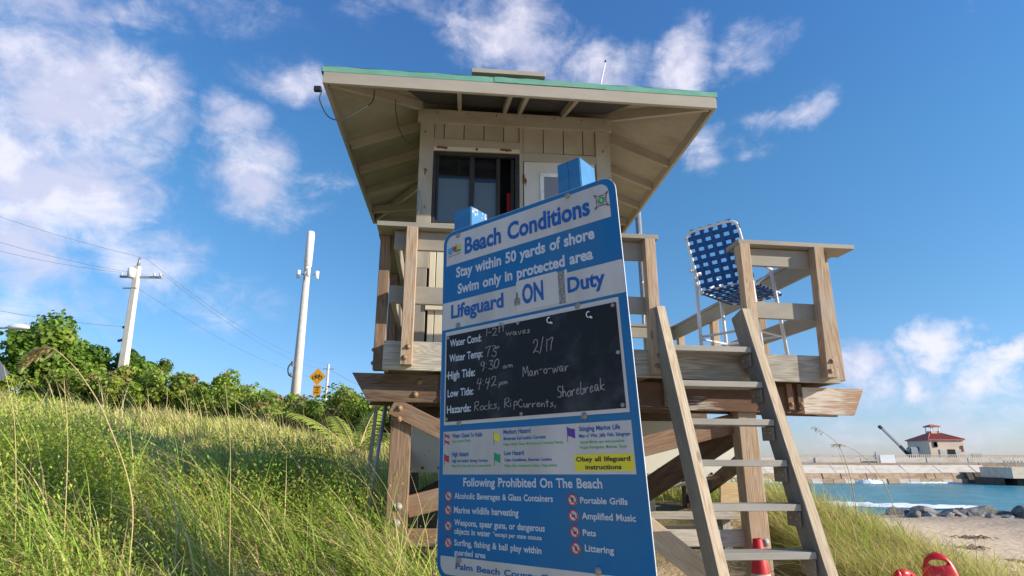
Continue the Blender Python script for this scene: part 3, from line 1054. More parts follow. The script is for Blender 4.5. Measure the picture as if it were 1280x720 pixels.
plank('cap_board', D(-0.545, 4.84, zc(-0.54)), D(1.865, 4.84, zc(1.86)), 0.24, 0.042, M_['rail'], rl)
plank('cap_board', D(2.60, 4.84, zc(2.65)), D(3.71, 4.84, zc(3.7)), 0.24, 0.042, M_['rail'], rl, skew0=0)
for (ua, ub) in ((-0.40, 1.80), (2.61, 3.44)):
    plank('upper_rail', D(ua, 4.80 + 0.019, zc(ua) - 0.023 - 0.09), D(ub, 4.80 + 0.019, zc(ub) - 0.023 - 0.09), 0.038, 0.16, M_['rail'], rl)
for (ua, ub, za, zb) in ((-0.42, 1.80, 2.79, 2.757), (2.62, 3.44, 2.752, 2.742)):
    plank('middle_rail', D(ua, 4.80 + 0.019, za), D(ub, 4.80 + 0.019, zb), 0.038, 0.148, M_['rail'], rl)


def post(name, u, v, z0, z1, w, m, parent, nb=2, lean=0.0, d=None):
    o = plank(name, D(u, v, z0), D(u + lean, v, z1), w, d or w, M_[m], parent, up=-DV, bev=0.004, skew0=0)
    for k in range(nb):
        bolt(D(u + (0.01 if k else -0.012), v - (d or w) / 2 - 0.001, z0 + 0.055 + 0.085 * k), -DV, o, 0.015)
    return o


post('post', -0.253, 4.752, 2.20, zc(-0.25) - 0.022, 0.093, 'post', rl)
post('post', 1.782, 4.752, 2.17, zc(1.78) - 0.022, 0.093, 'post', rl)
post('post', 2.648, 4.752, 2.17, zc(2.65) - 0.022, 0.093, 'post', rl)
post('post', 3.305, 4.752, 2.155, zc(3.3) - 0.022, 0.093, 'post', rl, 2, 0.045)
# gusset where the two rails meet

# right-hand railing running back from the corner
rr = subempty('right_railing', tower, tuple(D(3.44, 6.5, 2.4)))
plank('cap_board', D(3.53, 4.965, 3.345), D(3.53, 8.40, 3.36), 0.24, 0.040, M_['rail'], rr)
plank('upper_rail', D(3.42, 4.84, 3.235), D(3.42, 8.33, 3.25), 0.038, 0.16, M_['rail'], rr)
plank('middle_rail', D(3.42, 4.84, 2.735), D(3.42, 8.33, 2.75), 0.038, 0.148, M_['rail'], rr)
for v, z0 in ((4.90, 2.15), (6.05, 2.15), (7.15, 2.15), (8.25, 2.15)):
    post('post', 3.485, v, z0, 3.325, 0.088, 'post', rr, 0)
for k in range(2):
    bolt(D(3.531, 4.9, 2.2 + 0.1 * k), DU, rr, 0.014)
# rear railing
rb = subempty('rear_railing', tower, tuple(D(1.5, 8.3, 2.4)))
plank('cap_board', D(-0.55, 8.36, 3.37), D(3.64, 8.36, 3.36), 0.24, 0.040, M_['rail'], rb)
plank('upper_rail', D(-0.42, 8.26, 3.26), D(3.38, 8.26, 3.25), 0.038, 0.15, M_['rail'], rb)
plank('middle_rail', D(-0.42, 8.26, 2.76), D(3.38, 8.26, 2.75), 0.038, 0.148, M_['rail'], rb)
for u in (0.3, 1.4, 2.45):
    post('post', u, 8.38, 2.15, 3.34, 0.088, 'post', rb, 0)
# left-hand railing
lf = subempty('left_railing', tower, tuple(D(-0.44, 6.5, 2.4)))
plank('cap_board', D(-0.44, 4.965, 3.375), D(-0.44, 8.236, 3.37), 0.22, 0.040, M_['rail'], lf)
plank('upper_rail', D(-0.385, 4.84, 3.27), D(-0.385, 8.23, 3.26), 0.038, 0.16, M_['rail'], lf)
plank('middle_rail', D(-0.385, 4.84, 2.79), D(-0.385, 8.23, 2.78), 0.038, 0.148, M_['rail'], lf)
for v, w in ((4.99, 0.088), (6.1, 0.088), (7.2, 0.088), (8.15, 0.088)):
    post('post', -0.487, v, 2.19, 3.35, w, 'post_brown', lf, 0)
for k in range(2):
    bolt(D(-0.532, 4.99, 2.25 + 0.11 * k), -DU, lf, 0.016)

# flagpole strapped behind the front railing, with its halyard
mast = tube('flag_mast', [D(3.12, 8.62, 0.9), D(3.09, 8.62, 5.4)], 0.048, M_['greymetal'], None, 10)
tag(mast, 'grey flag mast with tied white halyard behind the tower', 'flagpole')
tube('halyard', catmull([D(3.06, 8.52, 4.9), D(3.15, 8.52, 4.4), D(3.14, 8.52, 4.1), D(3.05, 8.52, 3.5), D(3.12, 8.52, 3.2), D(3.00, 8.5, 2.7), D(2.99, 8.5, 2.42)], 6), 0.008, M_['antenna'], mast)
bm = bmesh.new()
for k in range(7):
    a = k * 0.9
    add_tube(bm, catmull([Vector((0.0, 0, 0)), Vector((0.05 * math.cos(a), 0.01, 0.05 * math.sin(a))), Vector((0.08 * math.cos(a + 0.5), 0.0, 0.08 * math.sin(a + 0.5)))], 3), 0.008, 5)
bm_obj('rope_knot', bm, M_['antenna'], mast, Matrix.Translation(D(3.14, 8.52, 4.1)))

# --- substructure
plank('beam', D(-0.62, 4.965, 2.05), D(0.005, 4.965, 2.045), 0.04, 0.228, M_['beam'], tower, skew0=-0.14)
bmain = plank('beam', D(0.007, 4.965, 2.047), D(3.16, 4.965, 1.985), 0.04, 0.228, M_['beam_worn'], tower)
plank('beam', D(3.162, 4.965, 1.985), D(3.69, 4.965, 1.978), 0.04, 0.232, M_['worn_white'], tower, skew1=0.12)
for u, k in ((-0.10, 0.0), (-0.13, 0.105)):
    bolt(D(u - 0.05, 4.944, 2.10 - k), -DV, tower, 0.018)
# blocking posts in front of the beam
for u, w, m in ((0.075, 0.045, 'weather'), (1.60, 0.05, 'brace'), (1.92, 0.045, 'brace'), (2.84, 0.05, 'brace'), (3.03, 0.05, 'brace'), (3.12, 0.045, 'beam')):
    o = plank('blocking', D(u, 4.93, dz_(u) - 0.232), D(u, 4.93, dz_(u) - 0.455), w, 0.03, M_[m], tower, up=-DV)
    bolt(D(u, 4.914, dz_(u) - 0.41), -DV, o, 0.014)
# second beam of the pair, and the rear one
plank('beam', D(-0.55, 5.15, 2.04), D(3.6, 5.15, 1.975), 0.04, 0.228, M_['beam'], tower)
plank('beam', D(-0.60, 7.9, 2.04), D(3.62, 7.9, 1.975), 0.04, 0.228, M_['beam'], tower)
gl = lambda u, v: h1(D(u, v, 0).x, D(u, v, 0).y) - 0.3


def leg(u, v, w, m, lean=0.0, z1=1.93):
    o = plank('leg', D(u, v, z1), D(u + lean, v, gl(u, v)), w, 0.14, M_[m], tower, up=-DV, bev=0.006)
    return o


l0 = leg(-0.283, 5.06, 0.165, 'post_brown', 0.0)
for z, du in ((1.14, 0.01), (1.02, 0.0), (0.80, -0.05), (0.76, 0.06)):
    bolt(D(-0.283 + du, 4.988, z), -DV, l0, 0.022, 'steel')
l1 = leg(2.655, 5.06, 0.17, 'post', 0.01, 1.92)
bolt(D(2.70, 4.988, 0.84), -DV, l1, 0.022, 'steel')
l2 = leg(-0.28, 7.9, 0.16, 'beam')
l3 = leg(3.3, 7.9, 0.16, 'beam')
leg(1.3, 7.9, 0.16, 'beam')
# braces between the legs
b1 = plank('brace', D(-0.36, 4.968, 1.905), D(1.75, 4.968, 0.90), 0.04, 0.135, M_['brace'], tower, skew0=0.0)
for z, u in ((1.885, -0.30), (1.80, -0.30)): bolt(D(u, 4.947, z), -DV, b1, 0.018)
plank('brace', D(-0.21, 5.11, 1.13), D(2.60, 5.11, 1.80), 0.04, 0.165, M_['brace'], tower)
plank('brace', D(-0.20, 5.11, 0.905), D(1.10, 5.11, 0.885), 0.04, 0.13, M_['brace'], tower)
plank('brace', D(1.103, 5.11, 0.885), D(2.60, 5.11, 0.86), 0.04, 0.13, M_['dock'], tower)
plank('brace', D(2.70, 5.30, 1.74), D(1.50, 6.30, 0.80), 0.05, 0.20, M_['beam'], tower)
plank('brace', D(2.70, 5.20, 1.50), D(3.3, 7.8, 1.0), 0.04, 0.14, M_['beam'], tower)
plank('brace', D(-0.28, 5.2, 1.1), D(-0.28, 7.8, 1.9), 0.04, 0.14, M_['beam'], tower)
plank('brace', D(-0.28, 7.83, 1.9), D(1.25, 7.83, 0.9), 0.04, 0.14, M_['beam'], tower)
plank('brace', D(-0.28, 7.8, 1.0), D(1.2, 7.8, 1.75), 0.04, 0.14, M_['beam'], tower)
# sloping plank low at the front; its pale colour stands in for sunlight
plank('brace', D(1.10, 4.62, 1.36), D(2.62, 4.55, 0.20), 0.045, 0.17, M_['ladder_edge_lit'], tower)
# white painted skirt boards at the back of the stilts
for (a, b, z0, z1, m) in ((-0.40, 1.30, 1.36, 1.92, 'white_panel'), (1.303, 2.75, 1.34, 1.90, 'white_panel'), (2.753, 3.60, 1.295, 1.88, 'white_panel')):
    o = plank('skirt_board', D(a, 6.6, (z0 + z1) / 2), D(b, 6.6, (z0 + z1) / 2), 0.025, z1 - z0, M_[m], tower)
    u = a + 0.1
    while u < b:
        bolt(D(u, 6.585, z0 + 0.045), -DV, o, 0.010, 'rust')
        u += 0.17
plank('skirt_board', D(2.95, 6.3, 1.02), D(3.42, 6.3, 0.98), 0.03, 0.50, M_['ply'], tower)

# --- ladder
lad = subempty('ladder', tower, tuple(D(2.2, 4.2, 0.1)))


def lv(z): return 4.55 + 0.338 * (z - 2.36)


def stringer(u0t, u0b, w):
    """u at z=2.74 and at z=.78 (left edge)"""
    zt, zb = 2.73, 0.0
    ub = u0t + (u0b - u0t) * (zt - zb) / (2.74 - 0.78)
    depth = 0.20
    bm = bmesh.new()
    P = []
    for z, u in ((zb, ub), (zt, u0t)):
        for (du, dv) in ((0, 0), (w, 0), (w, depth), (0, depth)):
            zz = z - (0.05 * dv / depth if z == zt else 0)
            P.append(D(u + du, lv(z) + dv, zz))
    # local axes: x along the board so that the grain follows it
    a = (P[0] + P[2]) / 2; b = (P[4] + P[6]) / 2
    x = (b - a).normalized(); y = DU.copy(); y = (y - x * y.dot(x)).normalized(); zx = x.cross(y)
    M = Matrix.Identity(4)
    for i in range(3): M[i][0] = x[i]; M[i][1] = y[i]; M[i][2] = zx[i]; M[i][3] = a[i]
    Mi = M.inverted()
    vs = [bm.verts.new(Mi @ p) for p in P]
    fs = [bm.faces.new([vs[i] for i in f]) for f in ((3, 2, 1, 0), (4, 5, 6, 7), (0, 1, 5, 4), (1, 2, 6, 5), (2, 3, 7, 6), (3, 0, 4, 7))]
    bmesh.ops.bevel(bm, geom=bm.edges[:], offset=0.005, segments=1, affect='EDGES')
    for f in bm.faces: f.material_index = 1
    bm.faces.ensure_lookup_table()
    nf = (D(0, -1, 0.338)).normalized()
    Mn = M.to_3x3().inverted()
    ln = (Mn @ nf).normalized()
    bm.normal_update()
    for f in bm.faces:
        if f.normal.dot(ln) > 0.9: f.material_index = 0  # front faces get the sunlit tone, the rest the shaded one
    bmesh.ops.recalc_face_normals(bm, faces=bm.faces[:])
    o = bm_obj('stringer', bm, M_['ladder_edge_lit'], lad, M)
    o.data.materials.append(M_['ladder_side_shaded'])
    return o


stringer(1.785, 1.828, 0.078)
stringer(2.538, 2.572, 0.082)
for k in range(9):
    z = 2.36 - 0.297 * k
    if z < 0.0: break
    ua = 1.865 + 0.0065 * k + 0.006; ub = 2.538 + 0.005 * k
    vv = lv(z) + 0.035
    tr = plank('tread', D(ua, vv + 0.09, z), D(ub, vv + 0.09, z - 0.004), 0.18, 0.046, M_['tread'], lad)
    for s, uu in ((0, ua + 0.009), (1, ub - 0.009)):
        cl = plank('cleat', D(uu, vv + 0.015, z - 0.085), D(uu, vv + 0.175, z - 0.082), 0.016, 0.105, M_['ladder_side_shaded'], lad)
        for q in (0.05, 0.125):
            bolt(D(uu + (0.008 if s == 0 else -0.008), vv + q, z - 0.08), DU if s == 0 else -DU, cl, 0.009, 'steel', ln=0.006)

# ------------------------------------------------------------------ things round the foot of the tower
# low work bench of boards beneath the deck
bench = thing('work_bench', 'low grey plank bench standing under the tower deck behind the ladder', 'bench', tuple(D(2.3, 6.0, 0.7)))
for dv, z in ((0.0, 0.965), (0.16, 0.972)):
    plank('bench_plank', D(1.95, 5.95 + dv, z), D(2.95, 5.95 + dv, z - 0.012), 0.14, 0.045, M_['dock'], bench)
plank('bench_rail', D(1.95, 6.02, 0.80), D(2.92, 6.02, 0.79), 0.04, 0.13, M_['dock'], bench)
for u in (2.0, 2.85):
    plank('leg', D(u, 6.02, 0.94), D(u, 6.02, gl(u, 6.0) + 0.1), 0.08, 0.08, M_['dock'], bench, up=-DV)
for (a, b, nm, lab) in (((1.2, 6.25, 0.98), (2.95, 6.1, 1.345), 'loose_board', 'lower of two thin grey boards leaning under the white skirt'),
                        ((1.55, 6.05, 1.10), (2.62, 5.9, 1.40), 'loose_board', 'upper of two thin grey boards leaning under the white skirt')):
    tag(plank(nm, D(*a), D(*b), 0.02, 0.035, M_['dock'], None), lab, 'board', 'loose boards under the tower')
tag(plank('fence_post', D(2.19, 6.3, 1.33), D(2.19, 6.3, 0.5), 0.10, 0.09, M_['dock'], None, up=-DV), 'short square wooden post right beside the blue sign edge under the tower', 'post')
tag(tube('guy_pipe', [D(-0.16, 5.35, 2.0), D(-0.30, 5.32, 1.35), D(-0.46, 5.3, 0.45)], 0.014, M_['greymetal'], None), 'thin grey pipe slanting down beside the left tower leg', 'pipe') if False else None
gp = tube('downpipe', [D(-0.43, 5.25, 1.95), D(-0.50, 5.25, 1.30), D(-0.58, 5.25, 0.55)], 0.016, M_['greymetal'], tower)
tag(plank('stake', D(-0.60, 6.2, 2.0), D(-0.66, 6.2, 1.0), 0.035, 0.03, M_['weather'], None, up=-DV), 'thin grey stake hanging below the left end of the beam', 'stake')

# traffic cone
cu, cv_ = 2.53, 4.80
cz = 0.17
cone = thing('traffic_cone', 'faded red traffic cone with pale bands behind the ladder', 'traffic cone', tuple(D(cu, cv_, cz)))
MT = Matrix.Translation(D(cu, cv_, cz))
bm = bmesh.new()
add_box(bm, (0, 0, 0.02), (0.36, 0.36, 0.04))
bmesh.ops.bevel(bm, geom=bm.edges[:], offset=0.012, segments=2, affect='EDGES')
bm_obj('cone_base', bm, M_['red_cone'], cone, MT)


def cseg(name, za, zb, m, grow=0.0):
    r = lambda z: 0.135 - (0.135 - 0.035) * z / 0.72
    bm = bmesh.new()
    prof = [(r(za) + grow, za), (r(zb) + grow, zb)]
    if zb > 0.7: prof += [(r(zb) - 0.008, zb + 0.006), (r(zb) - 0.012, zb - 0.02)]
    add_lathe(bm, prof, 24)
    bm_obj(name, bm, M_[m], cone, MT, True)


cseg('cone_body', 0.04, 0.72, 'red_cone')
cseg('reflective_band', 0.40, 0.475, 'cone_white', 0.0025)
cseg('reflective_band', 0.24, 0.33, 'cone_white', 0.0025)

# ------------------------------------------------------------------ webbing chair on the deck
chair = thing('webbed_chair', 'tall white framed folding chair with blue webbing on the deck', 'chair', (2.2, 5.62, 2.37))
cB = Vector((0.70, -0.714, 0)); cF = Vector((0.714, 0.70, 0)); cO = Vector((1.82, 5.62, 2.37))     # along the back, forward


def ch(s, f, z): return cO + cB * s + cF * f + Vector((0, 0, z))


cw = 0.52
ft = 0.013
# back frame: rounded rectangle leaning back
def backpt(s, t):            # t 0 bottom .. 1 top
    return ch(s, 0.04 - 0.22 * t, 0.68 + 0.565 * t)


loop = [backpt(0.0, 0), backpt(0, 0.45), backpt(0.0, 0.86), backpt(0.025, 0.96), backpt(0.10, 1.0), backpt(cw / 2, 1.0), backpt(cw - 0.10, 1.0), backpt(cw - 0.025, 0.96), backpt(cw, 0.86), backpt(cw, 0.45), backpt(cw, 0)]
tube('back_frame', catmull(loop, 5), ft, M_['alu'], chair, 10)


def seatpt(s, f):
    return ch(s, 0.02 + 0.68 * f, 0.69 + 0.0 * f)


tube('seat_frame', catmull([seatpt(0, 0), seatpt(0, 0.5), seatpt(0, 0.9), seatpt(0.04, 1.0), seatpt(cw / 2, 1.0), seatpt(cw - 0.04, 1.0), seatpt(cw, 0.9), seatpt(cw, 0.5), seatpt(cw, 0)], 5), ft, M_['alu'], chair, 10)
tube('seat_frame', [seatpt(0, 0), seatpt(cw, 0)], ft, M_['alu'], chair, 8)
tube('leg', [ch(-0.015, -0.02, 0.86), ch(-0.015, -0.02, 0.0)], 0.017, M_['alu'], chair, 10)
tube('leg', [ch(cw + 0.015, -0.02, 0.70), ch(cw + 0.03, 0.0, 0.0)], 0.017, M_['alu'], chair, 10)
tube('leg', [ch(-0.015, 0.46, 0.86), ch(-0.03, 0.54, 0.0)], 0.017, M_['alu'], chair, 10)
tube('leg', [ch(cw + 0.015, 0.44, 0.90), ch(cw + 0.03, 0.56, 0.0)], 0.017, M_['alu'], chair, 10)
for s in (-0.015, cw + 0.015):
    tube('armrest', catmull([ch(s, -0.12, 0.88), ch(s, 0.0, 0.89), ch(s, 0.25, 0.90), ch(s, 0.48, 0.89)], 4), 0.017, M_['alu'], chair, 8)
    tube('side_brace', [ch(s, -0.02, 0.22), ch(s, 0.50, 0.24)], 0.010, M_['alu'], chair, 8)
    tube('side_brace', [ch(s, 0.05, 0.66), ch(s, 0.42, 0.86)], 0.009, M_['alu'], chair, 8)
tube('crossbar', [ch(-0.02, -0.02, 0.24), ch(cw + 0.02, -0.02, 0.25)], 0.012, M_['alu'], chair, 8)
tube('crossbar', [ch(-0.02, 0.52, 0.24), ch(cw + 0.02, 0.52, 0.25)], 0.012, M_['alu'], chair, 8)


def strap(fn, a, b, w, across, wrap_n, phase, L0, L1):
    """woven strap following surface fn(s,t); across=True runs along s"""
    n = 22
    V = []; Q = []
    hw = w / 2
    for i in range(n + 1):
        t = i / n
        q = a + (b - a) * t
        lift = 0.0045 * math.sin(math.pi * (q - L0) / (L1 - L0) * wrap_n + phase)
        for e in (-hw, hw):
            p = fn(q, e)
            V.append((p, lift))
    return V, n


def web(name, P, ns, nt, w, Ls, Lt):
    """P(s,t): world point on the sling in metres coordinates, N its normal"""
    base = P(Ls / 2, Lt / 2)
    nrm = (P(Ls / 2 + 0.1, Lt / 2) - base).cross(P(Ls / 2, Lt / 2 + 0.1) - base).normalized()
    for fam in (0, 1):
        cnt = ns if fam == 0 else nt
        for k in range(cnt):
            V = []; Q = []
            L = Lt if fam == 0 else Ls
            W_ = Ls if fam == 0 else Lt
            c = (k + 0.5) / cnt * (W_ - 0.06) + 0.03
            n = 26
            path = []
            # wraps round the tube at each end
            for i in range(n + 1):
                q = -0.016 + (L + 0.032) * i / n
                lift = 0.004 * math.sin(math.pi * ((q / L) * (nt if fam == 0 else ns)) + (math.pi if (k + fam) % 2 else 0))
                path.append((q, lift))
            path = [(0.03, -0.018), (-0.004, -0.019), (-0.017, -0.010)] + path + [(L + 0.017, -0.010), (L + 0.004, -0.019), (L - 0.03, -0.018)]
            for (q, lift) in path:
                for e in (-w / 2, w / 2):
                    p = P(c + e, q) if fam == 0 else P(q, c + e)
                    V.append(p + nrm * lift)
                    V.append(p + nrm * (lift - 0.0025))
            m = len(path)
            for i in range(m - 1):
                a = i * 4; b = a + 4
                Q += [(a, a + 2, b + 2, b), (a + 1, b + 1, b + 3, a + 3), (a, b, b + 1, a + 1), (a + 2, a + 3, b + 3, b + 2)]
            me = np_mesh(name, [tuple(v) for v in V], Q, M_['web'])
            mesh_obj(name, me, None, chair)


web('back_webbing', lambda s, t: backpt(s, t / 0.59), 5, 7, 0.043, cw, 0.59)
web('seat_webbing', lambda s, t: seatpt(s, t / 0.68), 6, 8, 0.045, cw, 0.68)
# ------------------------------------------------------------------ beach conditions sign
RS = Matrix(((0.76513, 0.6429, 0.03536), (-0.64366, 0.76229, 0.06801), (0.01677, -0.0748, 0.99706)))
SM = Matrix.Translation((-0.4237, 3.5194, 2.843)) @ RS.to_4x4()
SH = 0.0782            # the battered panel hangs slightly racked on its posts
SW, SHT = 1.22, 1.93


def sp(u, v, y=0.0): return Vector((u + SH * v, y, -v))


sign = thing('beach_conditions_sign', 'large blue and white beach conditions board with chalk panel on two blue posts', 'sign', tuple(SM @ Vector((0.75, 0.08, -2.75))))


def rrect(u0, v0_, u1, v1, r, k=6, corners=(1, 1, 1, 1)):
    out = []
    for i, (cx, cy, a0) in enumerate(((u0 + r, v0_ + r, 180), (u1 - r, v0_ + r, 270), (u1 - r, v1 - r, 0), (u0 + r, v1 - r, 90))):
        if corners[i] and r > 0:
            for j in range(k + 1):
                a = R(a0 + 90 * j / k)
                out.append((cx + r * math.cos(a), cy + r * math.sin(a)))
        else:
            out.append(((u0, u1, u1, u0)[i], (v0_, v0_, v1, v1)[i]))
    return out


def flat(name, poly, y_front, thick, m, parent=None, holes=None):
    """a flat plate in the sign plane, its face at y_front (negative is towards the reader)"""
    bm = bmesh.new()
    a = [bm.verts.new(sp(u, v, y_front)) for u, v in poly]
    b = [bm.verts.new(sp(u, v, y_front + thick)) for u, v in poly]
    bm.faces.new(a); bm.faces.new(b[::-1])
    n = len(a)
    for i in range(n): bm.faces.new((a[i], b[i], b[(i + 1) % n], a[(i + 1) % n]))
    bmesh.ops.recalc_face_normals(bm, faces=bm.faces[:])
    return bm_obj(name, bm, M_[m], parent or sign, SM)


panel = flat('sign_panel', rrect(0, 0, SW, SHT, 0.075), -0.0012, 0.004, 'signblue')
e_ = flat('panel_edge', rrect(-0.0025, -0.0025, SW + 0.0025, SHT + 0.0025, 0.077), 0.0, 0.0045, 'signedge', panel)
flat('header_field', rrect(0.028, 0.026, SW - 0.038, 0.224, 0.055, 6, (1, 1, 0, 0)), -0.0022, 0.0012, 'signwhite', panel)
flat('duty_field', rrect(0.004, 0.462, SW - 0.002, 0.629, 0), -0.0022, 0.0012, 'signwhite', panel)
flat('flag_field', rrect(0.030, 1.210, SW - 0.040, 1.432, 0), -0.0022, 0.0012, 'signwhite', panel)
flat('code_field', rrect(0.026, 1.823, SW - 0.034, 1.905, 0.05, 6, (0, 0, 1, 1)), -0.0022, 0.0012, 'signwhite', panel)
flat('yellow_field', rrect(0.878, 1.347, 1.174, 1.418, 0), -0.0032, 0.0012, 'yellow', panel)
cbf = flat('chalkboard_backing', rrect(0.034, 0.646, SW - 0.042, 1.176, 0), -0.0042, 0.0032, 'signwhite')
chalkb = flat('chalkboard', rrect(0.046, 0.670, 1.164, 1.158, 0), -0.0072, 0.003, 'board')
onpl = flat('on_plate', rrect(0.572, 0.440, 0.846, 0.615, 0.012), -0.0052, 0.003, 'signwhite')
flat('velcro_strip', rrect(0.846, 0.446, 0.884, 0.620, 0), -0.0042, 0.002, 'velcro')
flat('velcro_strip', rrect(0.886, 0.443, 0.903, 0.618, 0), -0.0034, 0.0012, 'signwhite')
lt = flat('latch', rrect(0.557, 0.538, 0.597, 0.577, 0.004), -0.0072, 0.003, 'velcro')
flat('latch_hook', rrect(0.574, 0.505, 0.580, 0.545, 0), -0.0082, 0.002, 'black', lt)

# blue painted posts
for u, top, tl in ((0.153, -0.141, 0.0), (0.950, -0.190, 0.0)):
    gz = 2.95
    bm = bmesh.new()
    w = 0.148
    ring = []
    for vv in (top, gz):
        ring.append([bm.verts.new(sp(u - w / 2, vv, 0.006)), bm.verts.new(sp(u + w / 2, vv, 0.006)), bm.verts.new(sp(u + w / 2, vv, 0.006 + w)), bm.verts.new(sp(u - w / 2, vv, 0.006 + w))])
    for i in range(4): bm.faces.new((ring[0][i], ring[0][(i + 1) % 4], ring[1][(i + 1) % 4], ring[1][i]))
    bm.faces.new(ring[0]); bm.faces.new(ring[1][::-1])
    bmesh.ops.recalc_face_normals(bm, faces=bm.faces[:])
    bmesh.ops.bevel(bm, geom=bm.edges[:], offset=0.004, segments=2, affect='EDGES')
    po = bm_obj('sign_post', bm, M_['bluepaint'], sign, SM)
    if u < 0.5:
        # bare chips where the paint has flaked at the top of this post
        for k in range(16):
            s = random.uniform(0.006, 0.016)
            yy = 0.012 + random.random() * 0.14
            v1 = top + 0.004 + abs(random.gauss(0, 0.028))
            bm = bmesh.new()
            n = 6
            vv_ = []
            for j in range(n):
                a = j / n * 6.283
                rr_ = s * random.uniform(0.5, 1.1)
                vv_.append(bm.verts.new(sp(u + w / 2, 0, 0) + Vector((0.0012 + SH * v1, yy + rr_ * math.cos(a) * 0.7, -v1 + min(rr_ * math.sin(a), v1 - top - 0.004)))))
            bm.faces.new(vv_)
            bmesh.ops.solidify(bm, geom=bm.faces[:], thickness=0.0008)
            bm_obj('paint_chip', bm, M_['antenna'], po, SM)
    else:
        # a long drying crack in the other
        bm = bmesh.new()
        add_tube(bm, [sp(u - 0.005, top + 0.002, 0.0062), sp(u - 0.001, top + 0.08, 0.0062), sp(u - 0.004, top + 0.2, 0.0062)], 0.0012, 5)
        bm_obj('crack', bm, M_['black'], po, SM)
        tube_top = 0

# fixings
SN = -(RS @ Vector((0, 1, 0)))
for (u, v) in ((0.125, 0.038), (0.939, 0.027), (0.133, 0.617), (0.952, 0.649), (0.946, 1.179), (0.15, 1.168), (0.156, 1.836), (0.961, 1.812)):
    bolt(SM @ sp(u, v, -0.003), SN, sign, 0.0115, 'steel', 'bolt', 0.009)
for (u, v) in ((0.578, 0.678), (1.148, 0.684), (1.152, 0.909), (1.15, 1.145), (0.584, 1.148), (0.058, 1.145), (0.057, 0.904), (0.060, 0.682)):
    bolt(SM @ sp(u, v, -0.0075), SN, sign, 0.0065, 'steel', 'screw', 0.004)
for (u, v) in ((0.785, 0.697), (1.018, 0.708)):
    bm = bmesh.new()
    pts = [sp(u + 0.012 * math.cos(R(a)), v + 0.014 * math.sin(R(a)), -0.016) for a in range(-60, -300, -20)]
    add_tube(bm, pts, 0.0026, 6)
    add_tube(bm, [sp(u + 0.012, v + 0.016, -0.008), sp(u + 0.012, v + 0.016, -0.022)], 0.0055, 6)
    bm_obj('screw_hook', bm, M_['antenna'], sign, SM, True)

# --- lettering
def text_mesh(body, bold):
    cu_ = bpy.data.curves.new('t', 'FONT')
    cu_.body = body
    cu_.size = 1.0
    cu_.offset = bold
    cu_.extrude = 0.0
    cu_.space_word = 1.25
    cu_.resolution_u = 3
    o = bpy.data.objects.new('t', cu_)
    col.objects.link(o)
    dg = bpy.context.evaluated_depsgraph_get()
    dg.update()
    me = bpy.data.meshes.new_from_object(o.evaluated_get(dg))
    bpy.data.objects.remove(o)
    bpy.data.curves.remove(cu_)
    return me


def cap_height():
    me = text_mesh('H', 0)
    z = [v.co.y for v in me.vertices]
    return max(z) - min(z)


CAP = cap_height()


def letter(body, u0, v0_, u1, v1, cap, m, y=-0.0032, bold=0.026, name='lettering', parent=None, single=True):
    me = text_mesh(body, bold)
    xs = [p.co.x for p in me.vertices]
    x0, x1 = min(xs), max(xs)
    sx = (u1 - u0) / (x1 - x0)
    sy = cap / CAP
    bm = bmesh.new()
    bm.from_mesh(me)
    for p in bm.verts:
        t = (p.co.x - x0) * sx
        vv = v0_ + (v1 - v0_) * t / (u1 - u0) - p.co.y * sy
        p.co = sp(u0 + t, vv, y)
    bm.normal_update()
    o = bm_obj(name, bm, M_[m], parent or panel, SM)
    bpy.data.meshes.remove(me)
    return o


def vavg(a, b): return (a + b) / 2


